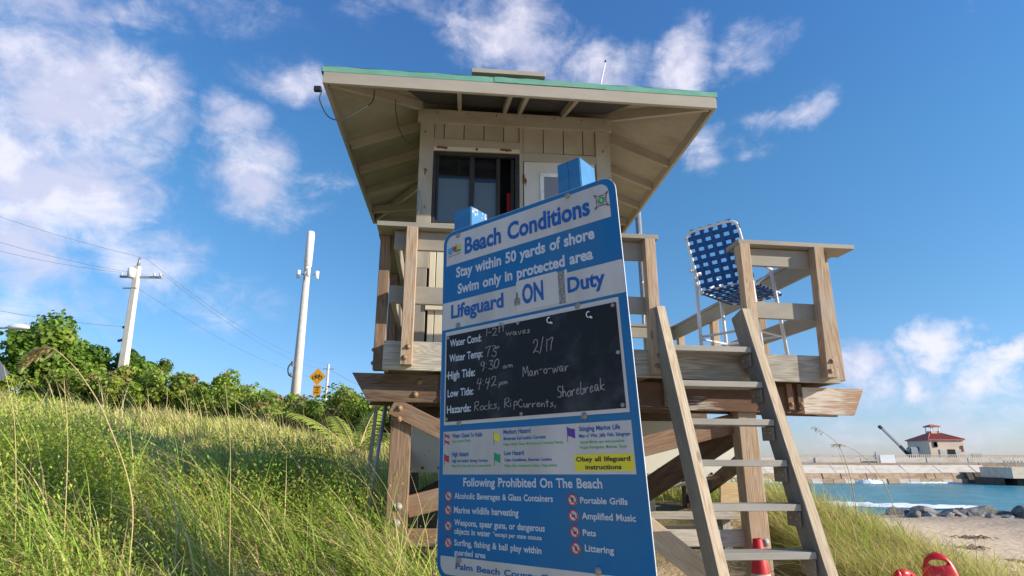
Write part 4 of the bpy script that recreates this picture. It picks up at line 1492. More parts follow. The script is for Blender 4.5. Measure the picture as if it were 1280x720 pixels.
TB, TW_, TG = 'text_blue', 'text_white', 'text_green'
LINES = [
    ('Beach Conditions', 0.182, 0.176, 1.0666, 0.1745, 0.1002),
    ('Stay within 50 yards of shore', 0.1122, 0.3125, 1.0802, 0.3161, 0.0616),
    ('Swim only in protected area', 0.1272, 0.4213, 1.0623, 0.4208, 0.0585),
    ('Lifeguard', 0.0749, 0.567, 0.4792, 0.5637, 0.0782),
    ('ON', 0.612, 0.5699, 0.7522, 0.5793, 0.1003),
    ('Duty', 0.8994, 0.565, 1.1179, 0.5725, 0.0745),
    ('Water Cond:', 0.0758, 0.7365, 0.3192, 0.7389, 0.0396),
    ('Water Temp:', 0.0726, 0.8261, 0.3273, 0.8267, 0.0407),
    ('High Tide:', 0.0651, 0.9231, 0.2709, 0.9262, 0.0426),
    ('Low Tide:', 0.063, 1.024, 0.2591, 1.0248, 0.0394),
    ('Hazards:', 0.06, 1.1118, 0.2415, 1.1136, 0.0386),
    ('Water Closed To Public', 0.0987, 1.2436, 0.3177, 1.2459, 0.0202),
    ('Agua Cerrada al Publico', 0.0991, 1.2683, 0.2338, 1.2691, 0.0129),
    ('High Hazard', 0.0981, 1.3406, 0.2191, 1.3412, 0.0222),
    ('High Surf and/or Strong Currents', 0.0987, 1.3683, 0.3527, 1.3732, 0.0143),
    ('Peligro Alto, Resaca Alta y/o Corrientes Fuertes', 0.0968, 1.393, 0.376, 1.3954, 0.0122),
    ('Medium Hazard', 0.4604, 1.2386, 0.6327, 1.2405, 0.0208),
    ('Moderate Surf and/or Currents', 0.4613, 1.2674, 0.7222, 1.272, 0.0144),
    ('Peligro Medio, Resaca Moderada y/o Corrientes Fuertes', 0.4606, 1.2937, 0.821, 1.2981, 0.0124),
    ('Low Hazard', 0.4625, 1.3413, 0.5884, 1.3423, 0.0198),
    ('Calm Conditions, Exercise Caution', 0.4639, 1.369, 0.7504, 1.3731, 0.0132),
    ('Peligro Bajo, Condiciones Calmas, Tenga cuidado', 0.4652, 1.3954, 0.7805, 1.3988, 0.012),
    ('Stinging Marine Life', 0.9119, 1.2432, 1.1243, 1.248, 0.0202),
    ("Man o' War, Jelly Fish, Stingrays", 0.9098, 1.27, 1.1694, 1.2781, 0.0145),
    ('Animal Marino que causa picaduras', 0.9133, 1.2958, 1.1384, 1.3045, 0.0122),
    ('Fragata Portuguesa, Medusas, Rayas', 0.9113, 1.3202, 1.1475, 1.3266, 0.0122),
    ('Obey all lifeguard', 0.8874, 1.3764, 1.1595, 1.3789, 0.0189),
    ('instructions', 0.9333, 1.4106, 1.1144, 1.4117, 0.0186),
    ('Following Prohibited On The Beach', 0.1835, 1.49, 1.0122, 1.4876, 0.039),
    ('Alcoholic Beverages & Glass Containers', 0.1192, 1.5511, 0.7475, 1.5488, 0.0272),
    ('Marine wildlife harvesting', 0.1181, 1.621, 0.5445, 1.6149, 0.0294),
    ('Weapons, spear guns, or dangerous', 0.1215, 1.6797, 0.6945, 1.6732, 0.0274),
    ('objects in water', 0.1221, 1.7177, 0.3671, 1.7144, 0.026),
    ('*except per state statute', 0.3824, 1.7156, 0.675, 1.7095, 0.0179),
    ('Surfing, fishing & ball play within', 0.1231, 1.7744, 0.6711, 1.7636, 0.0267),
    ('guarded area', 0.1238, 1.8139, 0.3345, 1.8114, 0.0246),
    ('Portable Grills', 0.8935, 1.5523, 1.1266, 1.551, 0.0246),
    ('Amplified Music', 0.8972, 1.6174, 1.158, 1.6119, 0.0254),
    ('Pets', 0.8968, 1.6805, 0.9628, 1.6801, 0.0231),
    ('Littering', 0.9024, 1.7435, 1.0429, 1.7388, 0.0245),
    ('Palm Beach County Code, Ch', 0.1338, 1.8755, 0.8771, 1.8587, 0.0249),
]
for (body, u0, va, u1, vb, cap) in LINES:
    m = TW_; bold = 0.026; par = panel; y = -0.0030; nm = 'lettering'
    if body in ('Beach Conditions', 'Lifeguard', 'ON', 'Duty') or body.startswith('Palm') or body.endswith('Hazard') or body in ('Water Closed To Public', 'High Surf and/or Strong Currents', 'Moderate Surf and/or Currents', 'Calm Conditions, Exercise Caution', 'Stinging Marine Life', "Man o' War, Jelly Fish, Stingrays"):
        m = TB; y = -0.0034
    if cap > 0.05: bold = 0.034
    if body.startswith(('Agua', 'Peligro', 'Animal', 'Fragata')): m = TG; bold = 0.014; y = -0.0034
    if body.startswith(('Obey', 'instructions')): m = 'text_black'; y = -0.0044
    if body == 'ON': par = onpl; y = -0.0064
    if body in ('Water Cond:', 'Water Temp:', 'High Tide:', 'Low Tide:', 'Hazards:'): par = chalkb; y = -0.0084; bold = 0.022
    if body == 'Palm Beach County Code, Ch':
        k = (u1 - u0)
        body = 'Palm Beach County Code, Chapter'
        u1 = u0 + k * 1.23
        vb = va
    va = vb = vavg(va, vb)
    letter(body, u0, va, u1, vb, cap, m, y, bold, nm, par)

# --- hand-drawn chalk writing: single-stroke letter shapes
G = {
 '1': [[(0.3, 1), (0.22, 0)]], '2': [[(0.05, 0.75), (0.2, 1), (0.5, 0.95), (0.5, 0.6), (0.15, 0.15), (0.0, 0.02), (0.3, 0.1), (0.65, 0.0)]],
 '3': [[(0.05, 0.95), (0.5, 0.95), (0.2, 0.58), (0.52, 0.4), (0.4, 0.02), (0.0, 0.1)]], '4': [[(0.15, 1), (0.0, 0.45), (0.55, 0.5)], [(0.5, 1), (0.25, 0.0), (0.15, -0.3)]],
 '7': [[(0.0, 0.88), (0.55, 0.98), (0.35, 0.5), (0.25, 0.0)]], '9': [[(0.5, 0.85), (0.2, 1.0), (0.05, 0.65), (0.3, 0.5), (0.5, 0.85), (0.42, 0.3), (0.25, -0.1)]],
 '0': [[(0.3, 1), (0.02, 0.6), (0.1, 0.05), (0.45, 0.2), (0.55, 0.8), (0.3, 1)]], '-': [[(0.05, 0.45), (0.45, 0.5)]], ':': [[(0.1, 0.7), (0.12, 0.64)], [(0.08, 0.25), (0.1, 0.19)]],
 '/': [[(0.45, 1.2), (0.0, -0.15)]], ',': [[(0.15, 0.15), (0.0, -0.25)]], 'o': [[(0.3, 0.5), (0.05, 0.3), (0.15, 0.02), (0.42, 0.15), (0.4, 0.45), (0.25, 0.5)]],
 'f': [[(0.45, 1.0), (0.25, 1.05), (0.15, 0.7), (0.15, 0.0)], [(0.0, 0.5), (0.4, 0.58)]], 't': [[(0.2, 0.95), (0.2, 0.0)], [(0.0, 0.6), (0.42, 0.66)]],
 'w': [[(0.0, 0.5), (0.15, 0.0), (0.32, 0.42), (0.48, 0.0), (0.7, 0.55)]], 'a': [[(0.42, 0.45), (0.15, 0.5), (0.03, 0.15), (0.2, 0.02), (0.4, 0.4), (0.42, 0.05), (0.55, 0.02)]],
 'v': [[(0.0, 0.5), (0.18, 0.0), (0.4, 0.55)]], 'e': [[(0.03, 0.25), (0.35, 0.35), (0.25, 0.52), (0.05, 0.3), (0.12, 0.02), (0.42, 0.1)]], 's': [[(0.35, 0.5), (0.08, 0.42), (0.33, 0.15), (0.0, 0.0)]],
 'm': [[(0.0, 0.0), (0.05, 0.5), (0.25, 0.45), (0.27, 0.05), (0.35, 0.45), (0.55, 0.45), (0.57, 0.0)]], 'p': [[(0.05, 0.5), (0.0, -0.4)], [(0.05, 0.4), (0.3, 0.52), (0.38, 0.2), (0.05, 0.08)]],
 'M': [[(0.0, 0.0), (0.1, 1.0), (0.35, 0.3), (0.6, 1.0), (0.72, 0.0)]], 'n': [[(0.0, 0.5), (0.02, 0.0), (0.15, 0.42), (0.36, 0.4), (0.4, 0.0)]], 'r': [[(0.0, 0.5), (0.03, 0.0), (0.12, 0.38), (0.4, 0.5)]],
 'R': [[(0.05, 1.0), (0.0, 0.0)], [(0.03, 0.95), (0.45, 1.0), (0.45, 0.6), (0.06, 0.48), (0.5, 0.0)]], 'c': [[(0.38, 0.45), (0.1, 0.45), (0.02, 0.1), (0.38, 0.05)]], 'k': [[(0.05, 1.0), (0.0, 0.0)], [(0.38, 0.52), (0.04, 0.25), (0.42, 0.0)]],
 'i': [[(0.05, 0.5), (0.03, 0.0)], [(0.07, 0.75), (0.08, 0.7)]], 'C': [[(0.55, 0.85), (0.3, 1.0), (0.02, 0.5), (0.25, 0.02), (0.6, 0.15)]], 'u': [[(0.0, 0.5), (0.05, 0.05), (0.3, 0.1), (0.35, 0.5), (0.4, 0.0)]],
 'S': [[(0.5, 0.9), (0.15, 1.0), (0.1, 0.65), (0.45, 0.4), (0.35, 0.02), (0.0, 0.12)]], 'h': [[(0.05, 1.0), (0.0, 0.0)], [(0.02, 0.3), (0.2, 0.5), (0.35, 0.35), (0.38, 0.0)]], 'b': [[(0.05, 1.0), (0.0, 0.0), (0.3, 0.05), (0.35, 0.4), (0.03, 0.4)]],
 ' ': [], 'd': [[(0.4, 1), (0.4, 0.0)], [(0.4, 0.4), (0.1, 0.48), (0.05, 0.05), (0.4, 0.1)]],
}


def chalk(body, u0, va, u1, vb, h, lower=False):
    """h is the height of a tall letter"""
    x = 0
    strokes = []
    for chh in body:
        gl_ = G[chh]
        wmax = 0.25
        for st in gl_:
            strokes.append([(x + px, py + 0.04 * math.sin(x * 3 + px * 5)) for px, py in st])
            wmax = max(wmax, max(px for px, _ in st))
        x += wmax + 0.13
    x1 = x - 0.13
    bm = bmesh.new()
    for st in strokes:
        pts = []
        P = catmull([(a, b, 0) for a, b in st], 4) if len(st) > 2 else [Vector((a, b, 0)) for a, b in st]
        for p in P:
            t = p.x / x1
            pts.append(sp(u0 + (u1 - u0) * t, va + (vb - va) * t - p.y * h, -0.0078))
        add_tube(bm, pts, [0.0021 + 0.0007 * random.random() for _ in pts], 5)
    bm_obj('chalk_writing', bm, M_['chalk'], chalkb, SM)


for a in [
    ('1-2', 0.346, 0.7178, 0.4328, 0.7217, 0.0433),
    ('ft', 0.4444, 0.7123, 0.4868, 0.7076, 0.0493),
    ('waves', 0.4972, 0.7336, 0.6554, 0.7423, 0.0353),
    ('73', 0.3477, 0.8346, 0.4249, 0.8354, 0.06),
    ('o', 0.4171, 0.7972, 0.4455, 0.7922, 0.0176),
    ('9:30', 0.3121, 0.903, 0.4431, 0.9002, 0.0484),
    ('am', 0.4704, 0.9096, 0.5328, 0.9061, 0.0276),
    ('4:42', 0.2884, 0.9917, 0.4245, 0.9914, 0.0476),
    ('pm', 0.4409, 0.9951, 0.4954, 0.9898, 0.0272),
    ('2/17', 0.6734, 0.8501, 0.7974, 0.852, 0.0644),
    ('Man-o-war', 0.6016, 0.9653, 0.8793, 0.9629, 0.0511),
    ('Rocks, Rip', 0.2677, 1.1132, 0.5598, 1.1086, 0.0464),
    ('Currents,', 0.5647, 1.1149, 0.7985, 1.1273, 0.0377),
    ('Shorebreak', 0.808, 1.0884, 1.0666, 1.0711, 0.0532),
]:
    chalk(*a)

# --- flags on the conditions list
def flag(u, v, h, m, w=0.036, nm='flag_print'):
    pole = flat(nm, [(u, v), (u + 0.0018, v), (u + 0.0018, v + h), (u, v + h)], -0.0036, 0.0012, 'text_black', panel)
    k = h * 0.62
    flat(nm, [(u + 0.002, v + 0.002), (u + w * 0.5, v + 0.010), (u + w, v + 0.012), (u + w, v + 0.012 + k), (u + w * 0.5, v + k + 0.004), (u + 0.002, v + k - 0.002)], -0.0036, 0.0012, m, panel)


flag(0.040, 1.218, 0.030, 'p_red'); flag(0.040, 1.250, 0.030, 'p_red')
flag(0.040, 1.325, 0.060, 'p_red')
flag(0.395, 1.226, 0.066, 'yellow', 0.040); flag(0.397, 1.326, 0.066, 'p_green', 0.040)
flag(0.846, 1.222, 0.070, 'p_purple', 0.043)


# --- prohibition roundels
def disc(u, v, r, n=20): return [(u + r * math.cos(6.2832 * i / n), v + r * math.sin(6.2832 * i / n)) for i in range(n)]


def ring(name, u, v, r0, r1, y, m):
    bm = bmesh.new()
    n = 24
    a = [bm.verts.new(sp(*p, y)) for p in disc(u, v, r0, n)]
    b = [bm.verts.new(sp(*p, y)) for p in disc(u, v, r1, n)]
    for i in range(n): bm.faces.new((a[i], a[(i + 1) % n], b[(i + 1) % n], b[i]))
    return bm_obj(name, bm, M_[m], panel, SM)


def blob_pic(kind, u, v):
    S = 0.0085
    shapes = {
        'bottle': [[(-.9, .9), (-.9, -.2), (-.5, -.6), (-.5, -1.2), (-.1, -1.2), (-.1, -.6), (.2, -.2), (.2, .9)], [(.4, .9), (.4, .1), (1.1, .1), (1.1, .9)]],
        'fish': [[(-1.2, 0), (-.3, -.6), (.6, -.2), (1.2, -.6), (1.2, .6), (.6, .2), (-.3, .6)]],
        'gun': [[(-1.2, -.4), (1.2, -.8), (1.2, -.3), (.2, 0), (.1, .9), (-.5, .9), (-.4, .1), (-1.2, .2)]],
        'board': [[(-.3, -1.2), (.3, -.8), (.4, .8), (-.1, 1.2), (-.5, .4)]],
        'grill': [[(-1.1, -.5), (1.1, -.5), (.7, .2), (-.7, .2)], [(-.15, .2), (.15, .2), (.8, 1.2), (-.8, 1.2)], [(-.6, -1.1), (.6, -1.1), (.9, -.65), (-.9, -.65)]],
        'music': [[(-1.0, -.1), (-.4, -.1), (.3, -.8), (.3, .9), (-.4, .5), (-1.0, .5)], [(.6, -.6), (1.0, -.6), (1.0, .8), (.6, .8)]],
        'dog': [[(-1.2, -.5), (-.7, -.8), (-.5, -.2), (.8, -.2), (1.2, -.7), (1.0, .1), (.9, 1.0), (.6, 1.0), (.5, .3), (-.3, .3), (-.4, 1.0), (-.7, 1.0), (-.8, .0)]],
        'person': [[(-.2, -1.1), (.3, -1.1), (.4, -.6), (.6, .0), (.5, 1.2), (.2, 1.2), (0, .3), (-.3, 1.2), (-.6, 1.1), (-.3, .0)], [(.7, .4), (1.1, .4), (1.0, 1.2), (.8, 1.2)]],
    }
    for sh_ in shapes[kind]:
        bm = bmesh.new()
        bm.faces.new([bm.verts.new(sp(u + a * S, v + b * S, -0.0042)) for a, b in sh_])
        bmesh.ops.triangulate(bm, faces=bm.faces[:])
        bm_obj('pictogram', bm, M_['text_black'], panel, SM)


for (u, v), k in zip([(0.077, 1.539), (0.077, 1.606), (0.078, 1.682), (0.080, 1.761), (0.853, 1.539), (0.854, 1.604), (0.856, 1.669), (0.857, 1.734)],
                     ['bottle', 'fish', 'gun', 'board', 'grill', 'music', 'dog', 'person']):
    r = 0.0255
    flat('roundel', disc(u, v, r), -0.0030, 0.0012, 'signwhite', panel)
    blob_pic(k, u, v)
    ring('roundel_ring', u, v, r * 1.0, r * 0.78, -0.0052, 'p_red')
    c_, s_ = math.cos(R(45)), math.sin(R(45))
    w = 0.0022
    flat('roundel_bar', [(u - r * .85 * c_ + w * s_, v - r * .85 * s_ - w * c_), (u + r * .85 * c_ + w * s_, v + r * .85 * s_ - w * c_), (u + r * .85 * c_ - w * s_, v + r * .85 * s_ + w * c_), (u - r * .85 * c_ - w * s_, v - r * .85 * s_ + w * c_)], -0.0048, 0.0004, 'p_red', panel)

# --- emblems: a colourful patch at the left, a four pointed compass at the right
for poly, m in (([(0.040, 0.112), (0.062, 0.104), (0.080, 0.110), (0.078, 0.138), (0.050, 0.146), (0.040, 0.135)], 'p_cyan'),
                ([(0.078, 0.102), (0.094, 0.108), (0.112, 0.100), (0.114, 0.128), (0.095, 0.138), (0.080, 0.130)], 'p_red'),
                ([(0.115, 0.097), (0.150, 0.100), (0.150, 0.132), (0.116, 0.130)], 'p_lime'),
                ([(0.082, 0.140), (0.112, 0.131), (0.150, 0.135), (0.150, 0.145), (0.112, 0.147)], 'p_green'),
                ([(0.040, 0.164), (0.150, 0.157), (0.150, 0.161), (0.040, 0.168)], 'p_red'),
                ([(0.048, 0.150), (0.078, 0.143), (0.078, 0.147), (0.048, 0.154)], 'text_blue')):
    flat('emblem_print', poly, -0.0036, 0.0012, m, panel)
cu0, cv0 = 1.137, 0.120
star = []
for i in range(16):
    a = R(45 + i * 22.5)
    r = {0: 0.064, 1: 0.030, 2: 0.030, 3: 0.030}[i % 4]
    star.append((cu0 + r * math.cos(a), cv0 + r * math.sin(a)))
flat('emblem_print', star, -0.0034, 0.001, 'p_brown', panel)
flat('emblem_print', [(cu0 + (u - cu0) * 0.80, cv0 + (v - cv0) * 0.80) for u, v in star], -0.0040, 0.001, 'signwhite', panel)
for i in range(4):
    a = R(45 + 90 * i)
    p = [(0.034, 0), (0.050, 0.006), (0.060, 0), (0.048, -0.005)]
    flat('emblem_print', [(cu0 + x * math.cos(a) - y * math.sin(a), cv0 + x * math.sin(a) + y * math.cos(a)) for x, y in p], -0.0046, 0.001, 'p_brown', panel)
ring('emblem_print', cu0, cv0, 0.030, 0.0275, -0.0048, 'p_brown')
flat('emblem_print', disc(cu0, cv0, 0.021, 14), -0.0048, 0.001, 'p_teal', panel)
flat('emblem_print', [(cu0 - 0.010, cv0 - 0.008), (cu0 + 0.004, cv0 - 0.012), (cu0 + 0.011, cv0 + 0.004), (cu0 - 0.002, cv0 + 0.012), (cu0 - 0.006, cv0 + 0.002)], -0.0054, 0.0008, 'p_lime', panel)
# ------------------------------------------------------------------ poles, wires, lamp, road signs beyond the dune
def pole_mesh(name, a, b, r0, r1, m, parent, seg=12, square=False):
    a = Vector(a); b = Vector(b)
    if square:
        q = (b - a).to_track_quat('Z', 'Y').to_matrix().to_4x4()
        bm = bmesh.new()
        L = (b - a).length
        rings = []
        for z, r in ((0, r0), (L, r1)):
            c = r * 0.25
            rings.append([bm.verts.new((x, y, z)) for x, y in ((-r, -r + c), (-r + c, -r), (r - c, -r), (r, -r + c), (r, r - c), (r - c, r), (-r + c, r), (-r, r - c))])
        for k in range(8): bm.faces.new((rings[0][k], rings[0][(k + 1) % 8], rings[1][(k + 1) % 8], rings[1][k]))
        bm.faces.new(rings[0][::-1]); bm.faces.new(rings[1])
        return bm_obj(name, bm, M_[m], parent, Matrix.Translation(a) @ q)
    return tube(name, [a, b], [r0, r1], M_[m], parent, seg)


up_ = thing('utility_pole', 'pale concrete utility pole with crossarm and wires at left behind the dune', 'utility pole', (-16.9, 26, 2.8))
PT_ = Vector((-17.02, 26, 9.9))
pole_mesh('pole', (-16.80, 26, 2.4), PT_, 0.19, 0.115, 'conc', up_, square=True)
pole_mesh('pole_top_pin', PT_, PT_ + Vector((0.03, 0, 0.42)), 0.07, 0.05, 'greymetal', up_, 8)
plank('crossarm', (-17.75, 26.0, 9.42), (-15.95, 26.15, 9.42), 0.09, 0.09, M_['greymetal'], up_)
for x in (-17.72, -17.3, -16.25, -15.97):
    bm = bmesh.new(); add_lathe(bm, [(0.03, 0), (0.06, 0.03), (0.03, 0.07), (0.055, 0.10), (0.02, 0.16)], 8)
    bm_obj('insulator', bm, M_['conc'], up_, T(x, 26.05, 9.46), True)
bm = bmesh.new(); add_lathe(bm, [(0.02, 0), (0.16, 0.01), (0.165, 0.42), (0.05, 0.48)], 12)
bm_obj('transformer', bm, M_['antenna'], up_, T(-17.08, 25.72, 9.28), True)
plank('bracket', (-17.45, 25.9, 8.85), (-16.85, 25.9, 8.85), 0.06, 0.06, M_['greymetal'], up_)
plank('bracket', (-17.15, 25.9, 7.05), (-16.9, 25.9, 7.10), 0.06, 0.10, M_['black'], up_)
plank('bracket', (-17.25, 25.9, 6.45), (-17.02, 25.9, 6.5), 0.08, 0.10, M_['black'], up_)


def wire(a, b, sag, r=0.014, lab=None, n=14, m='wire'):
    a = Vector(a); b = Vector(b)
    pts = []
    for i in range(n + 1):
        t = i / n
        p = a.lerp(b, t)
        p.z -= 4 * sag * t * (1 - t)
        pts.append(p)
    o = tube('overhead_wire', pts, r, M_[m], None, 5)
    tag(o, lab, 'wire', 'overhead wires along the road')
    return o


wire((-16.74, 26, 10.30), (-27.0, 20, 13.3), 0.45, 0.008, 'topmost thin wire running from pole top to left edge of the sky')
wire((-17.3, 26, 9.62), (-26.0, 20, 11.8), 0.5, 0.008, 'second wire from the top left of the leaning pale pole')
wire((-17.72, 26, 9.62), (-26.0, 20, 11.1), 0.5, 0.008, 'third wire from the top left of the leaning pale pole')
wire((-17.1, 26, 7.1), (-27.0, 21, 8.9), 0.5, 0.009, 'single wire low in the sky left of the pale pole carrying a small white lamp')
wire((-16.74, 26, 10.30), (-19.2, 62, 10.9), 0.9, 0.008, 'upper wire sagging from the pale pole towards the antenna mast')
wire((-15.97, 26, 9.62), (-18.9, 62, 10.3), 0.9, 0.008, 'middle wire sagging from the pale pole towards the antenna mast')
wire((-16.9, 26, 8.9), (-19.0, 62, 9.3), 0.8, 0.008, 'lowest wire sagging from the pale pole towards the antenna mast')
wire((-17.0, 25.8, 5.0), (-27.0, 19, 6.9), 0.3, 0.025, 'thick dark cable bundle crossing in front of the large tree')
wire((-19.0, 62, 10.4), (-10, 110, 8.5), 1.0, 0.02, 'faint wire falling to the right of the amber bicycle sign')
bm = bmesh.new(); add_lathe(bm, [(0.02, 0), (0.12, 0.02), (0.13, 0.10), (0.02, 0.16)], 10)
tag(bm_obj('wire_lamp', bm, M_['antenna'], None, T(-22.25, 23.45, 7.42)), 'small white fitting hanging on the lone low wire at left', 'light fitting')

ct = thing('antenna_mast', 'tall pale monopole mast with white cylindrical antenna on top', 'cell tower', (-15.8, 45, 3))
pole_mesh('pole', (-16.08, 45, 2.6), (-16.1, 45, 15.6), 0.40, 0.25, 'conc', ct, 14)
bm = bmesh.new(); add_lathe(bm, [(0.2, 0), (0.31, 0.05), (0.32, 2.75), (0.26, 2.95), (0.05, 3.0)], 18)
bm_obj('antenna_drum', bm, M_['antenna'], ct, T(-16.1, 45, 16.0), True)
bm = bmesh.new(); add_lathe(bm, [(0.25, 0), (0.25, 0.5)], 12)
bm_obj('neck', bm, M_['conc'], ct, T(-16.1, 45, 15.55), True)
for k, (dx, dy) in enumerate(((-0.62, -0.1), (0.30, -0.55), (0.75, 0.15))):
    bm = bmesh.new(); add_lathe(bm, [(0.05, 0), (0.15, 0.03), (0.16, 0.62), (0.05, 0.68)], 10)
    bm_obj('antenna_panel', bm, M_['antenna'], ct, T(-16.1 + dx, 45 + dy, 15.05), True)
    plank('bracket', (-16.1, 45, 15.4), (-16.1 + dx, 45 + dy, 15.4), 0.07, 0.07, M_['greymetal'], ct)
bm = bmesh.new(); add_box(bm, (0, 0, 0), (0.18, 0.15, 0.35)); add_box(bm, (-0.05, 0, -0.8), (0.14, 0.12, 0.25))
bm_obj('junction_box', bm, M_['greymetal'], ct, T(-16.38, 44.6, 8.3))
tube('cable', catmull([(-16.38, 44.55, 8.4), (-16.62, 44.5, 8.0), (-16.55, 44.5, 7.5), (-16.3, 44.5, 7.3)], 5), 0.05, M_['black'], ct)
p2 = thing('distant_pole', 'thin distant pole standing behind the amber bicycle sign', 'utility pole', (-19.05, 62, 3))
pole_mesh('pole', (-19.05, 62, 2.6), (-19.0, 62, 10.9), 0.17, 0.12, 'conc', p2, 8)
plank('crossarm', (-19.6, 62, 10.4), (-18.4, 62, 10.4), 0.08, 0.08, M_['greymetal'], p2)

bs = thing('bicycle_warning_sign', 'amber diamond bicycle warning sign above an amber share the road plate', 'road sign', (-12.28, 38, 2.8))
pole_mesh('sign_pole', (-12.25, 38.03, 2.6), (-12.27, 38.03, 7.0), 0.035, 0.035, 'greymetal', bs, 8)
bm = bmesh.new(); add_box(bm, (0, 0, 0), (0.76, 0.01, 0.76), Matrix.Rotation(R(45), 4, 'Y'))
FS = T(-12.28, 37.97, 6.46)
bm_obj('diamond_plate', bm, M_['orange_sign'], bs, FS)
bm = bmesh.new()
for cx in (-0.19, 0.19):
    add_tube(bm, [Vector((cx + 0.115 * math.cos(a), -0.012, -0.05 + 0.115 * math.sin(a))) for a in np.linspace(0, 6.2832, 13)], 0.013, 5)
for a, b in (((-0.19, -0.05), (-0.08, 0.09)), ((-0.08, 0.09), (0.11, 0.09)), ((0.11, 0.09), (-0.0, -0.06)), ((-0.0, -0.06), (-0.08, 0.09)), ((-0.19, -0.05), (-0.0, -0.06)), ((0.19, -0.05), (0.10, 0.15)), ((0.10, 0.15), (0.17, 0.16)), ((-0.13, 0.13), (-0.04, 0.13))):
    add_tube(bm, [Vector((a[0], -0.012, a[1])), Vector((b[0], -0.012, b[1]))], 0.013, 5)
bm_obj('bicycle_symbol', bm, M_['text_black'], bs, FS)
bm = bmesh.new(); add_box(bm, (0, 0, 0), (0.50, 0.01, 0.62))
FP = T(-12.25, 37.98, 5.62)
bm_obj('lower_plate', bm, M_['orange_sign'], bs, FP)
for body, z, w in (('SHARE', 0.12, 0.34), ('THE', -0.03, 0.20), ('ROAD', -0.19, 0.30)):
    me = text_mesh(body, 0.02)
    xs = [p.co.x for p in me.vertices]; x0, x1 = min(xs), max(xs)
    bm = bmesh.new(); bm.from_mesh(me)
    for p in bm.verts: p.co = Vector(((p.co.x - x0) / (x1 - x0) * w - w / 2, -0.010, z + p.co.y / CAP * 0.10))
    bm_obj('lettering', bm, M_['text_black'], bs, FP)

lampo = thing('street_lamp', 'cobra head street lamp reaching in from the left edge', 'street lamp', (-20.2, 19, 2.6))
tube('lamp_arm', catmull([(-20.2, 19, 2.4), (-20.0, 19, 4.6), (-19.2, 19, 5.25), (-17.8, 19, 5.45), (-16.25, 19, 5.57)], 5), 0.035, M_['greymetal'], lampo, 8)
bm = bmesh.new()
bmesh.ops.create_uvsphere(bm, u_segments=12, v_segments=8, radius=0.5)
for q in bm.verts: q.co = Vector((q.co.x * 0.75, q.co.y * 0.30, q.co.z * (0.27 if q.co.z > 0 else 0.16)))
bm_obj('lamp_head', bm, M_['antenna'], lampo, T(-15.95, 19, 5.56), True)
gs = thing('road_sign_back', 'grey back of a diamond road sign cut by the left edge', 'road sign', (-15.45, 18, 2.7))
bm = bmesh.new(); add_box(bm, (0, 0, 0), (0.62, 0.01, 0.62), Matrix.Rotation(R(45), 4, 'Y'))
bm_obj('sign_plate', bm, M_['greymetal'], gs, T(-15.5, 18, 3.95))
pole_mesh('sign_pole', (-15.5, 18.03, 2.4), (-15.5, 18.03, 4.1), 0.03, 0.03, 'greymetal', gs, 6)

# ------------------------------------------------------------------ vegetation
def leaf_cloud(centers, radii, per, size, tints, rngl, flat_=0.35, shape=6, upb=0.35, fill=0.35):
    """leaf-sized polygons spread through ragged clumps; tints: list of rgb"""
    V = []; TT = []
    cnt = 0
    for (c, r) in zip(centers, radii):
        n = per
        d = rngl.normal(size=(n, 3)); d /= np.linalg.norm(d, axis=1)[:, None]
        rad = r * (fill + (1 - fill) * rngl.random(n) ** 0.45)
        rad *= 1 + 0.22 * np.sin(d[:, 0] * 7 + c[0] * 3) * np.cos(d[:, 2] * 6 + c[1])
        p = np.array(c) + d * rad[:, None] * np.array([1, 1, 0.82])
        nn = d + rngl.normal(size=(n, 3)) * 0.55 + np.array([0, 0, upb])
        nn /= np.linalg.norm(nn, axis=1)[:, None]
        a = np.cross(nn, rngl.normal(size=(n, 3))); a /= np.linalg.norm(a, axis=1)[:, None]
        b = np.cross(nn, a)
        s = size * (0.6 + 0.8 * rngl.random(n))
        ct_ = np.array(tints[rngl.integers(len(tints))]) * (0.8 + 0.4 * rngl.random())
        tt = ct_[None, :] * (0.75 + 0.5 * rngl.random((n, 1)))
        alt = rngl.random(n) < 0.08
        tt[alt] = np.array(tints[-1]) * 1.1
        if shape == 6:
            ang = np.arange(6) * math.pi / 3
            fx = np.cos(ang) * np.array([1, 1, 1, 1, 1, 1]); fy = np.sin(ang) * 0.85
        else:
            fx = np.array([1.2, 0, -1.2, 0]); fy = np.array([0, 0.42, 0, -0.42])
        q = p[:, None, :] + a[:, None, :] * (fx[None, :, None] * s[:, None, None] / 2) + b[:, None, :] * (fy[None, :, None] * s[:, None, None] / 2)
        q += nn[:, None, :] * (np.abs(fx)[None, :, None] * s[:, None, None] * 0.10)
        V.append(q.reshape(-1, 3)); TT.append(np.repeat(tt, len(fx), axis=0))
    V = np.concatenate(V); TT = np.concatenate(TT)
    k = 6 if shape == 6 else 4
    F = np.arange(len(V)).reshape(-1, k)
    return V, F, TT


SG = [(0.25, 0.35, 0.05), (0.18, 0.28, 0.04), (0.32, 0.42, 0.06), (0.38, 0.45, 0.08), (0.23, 0.34, 0.04), (0.28, 0.38, 0.05), (0.36, 0.30, 0.11)]
SG_D = [(0.11, 0.21, 0.03), (0.15, 0.27, 0.035), (0.20, 0.32, 0.04), (0.28, 0.38, 0.06)]


def branches(parent, base, tips, r0, name='limb'):
    for t in tips:
        b = Vector(base); t = Vector(t)
        mid = b.lerp(t, 0.5) + Vector((random.uniform(-.2, .2), random.uniform(-.2, .2), -0.12 * (t - b).length))
        tube(name, catmull([b, mid, t], 4), [r0 * (1 - 0.75 * i / 8) for i in range(9)], M_['bark'], parent, 6)


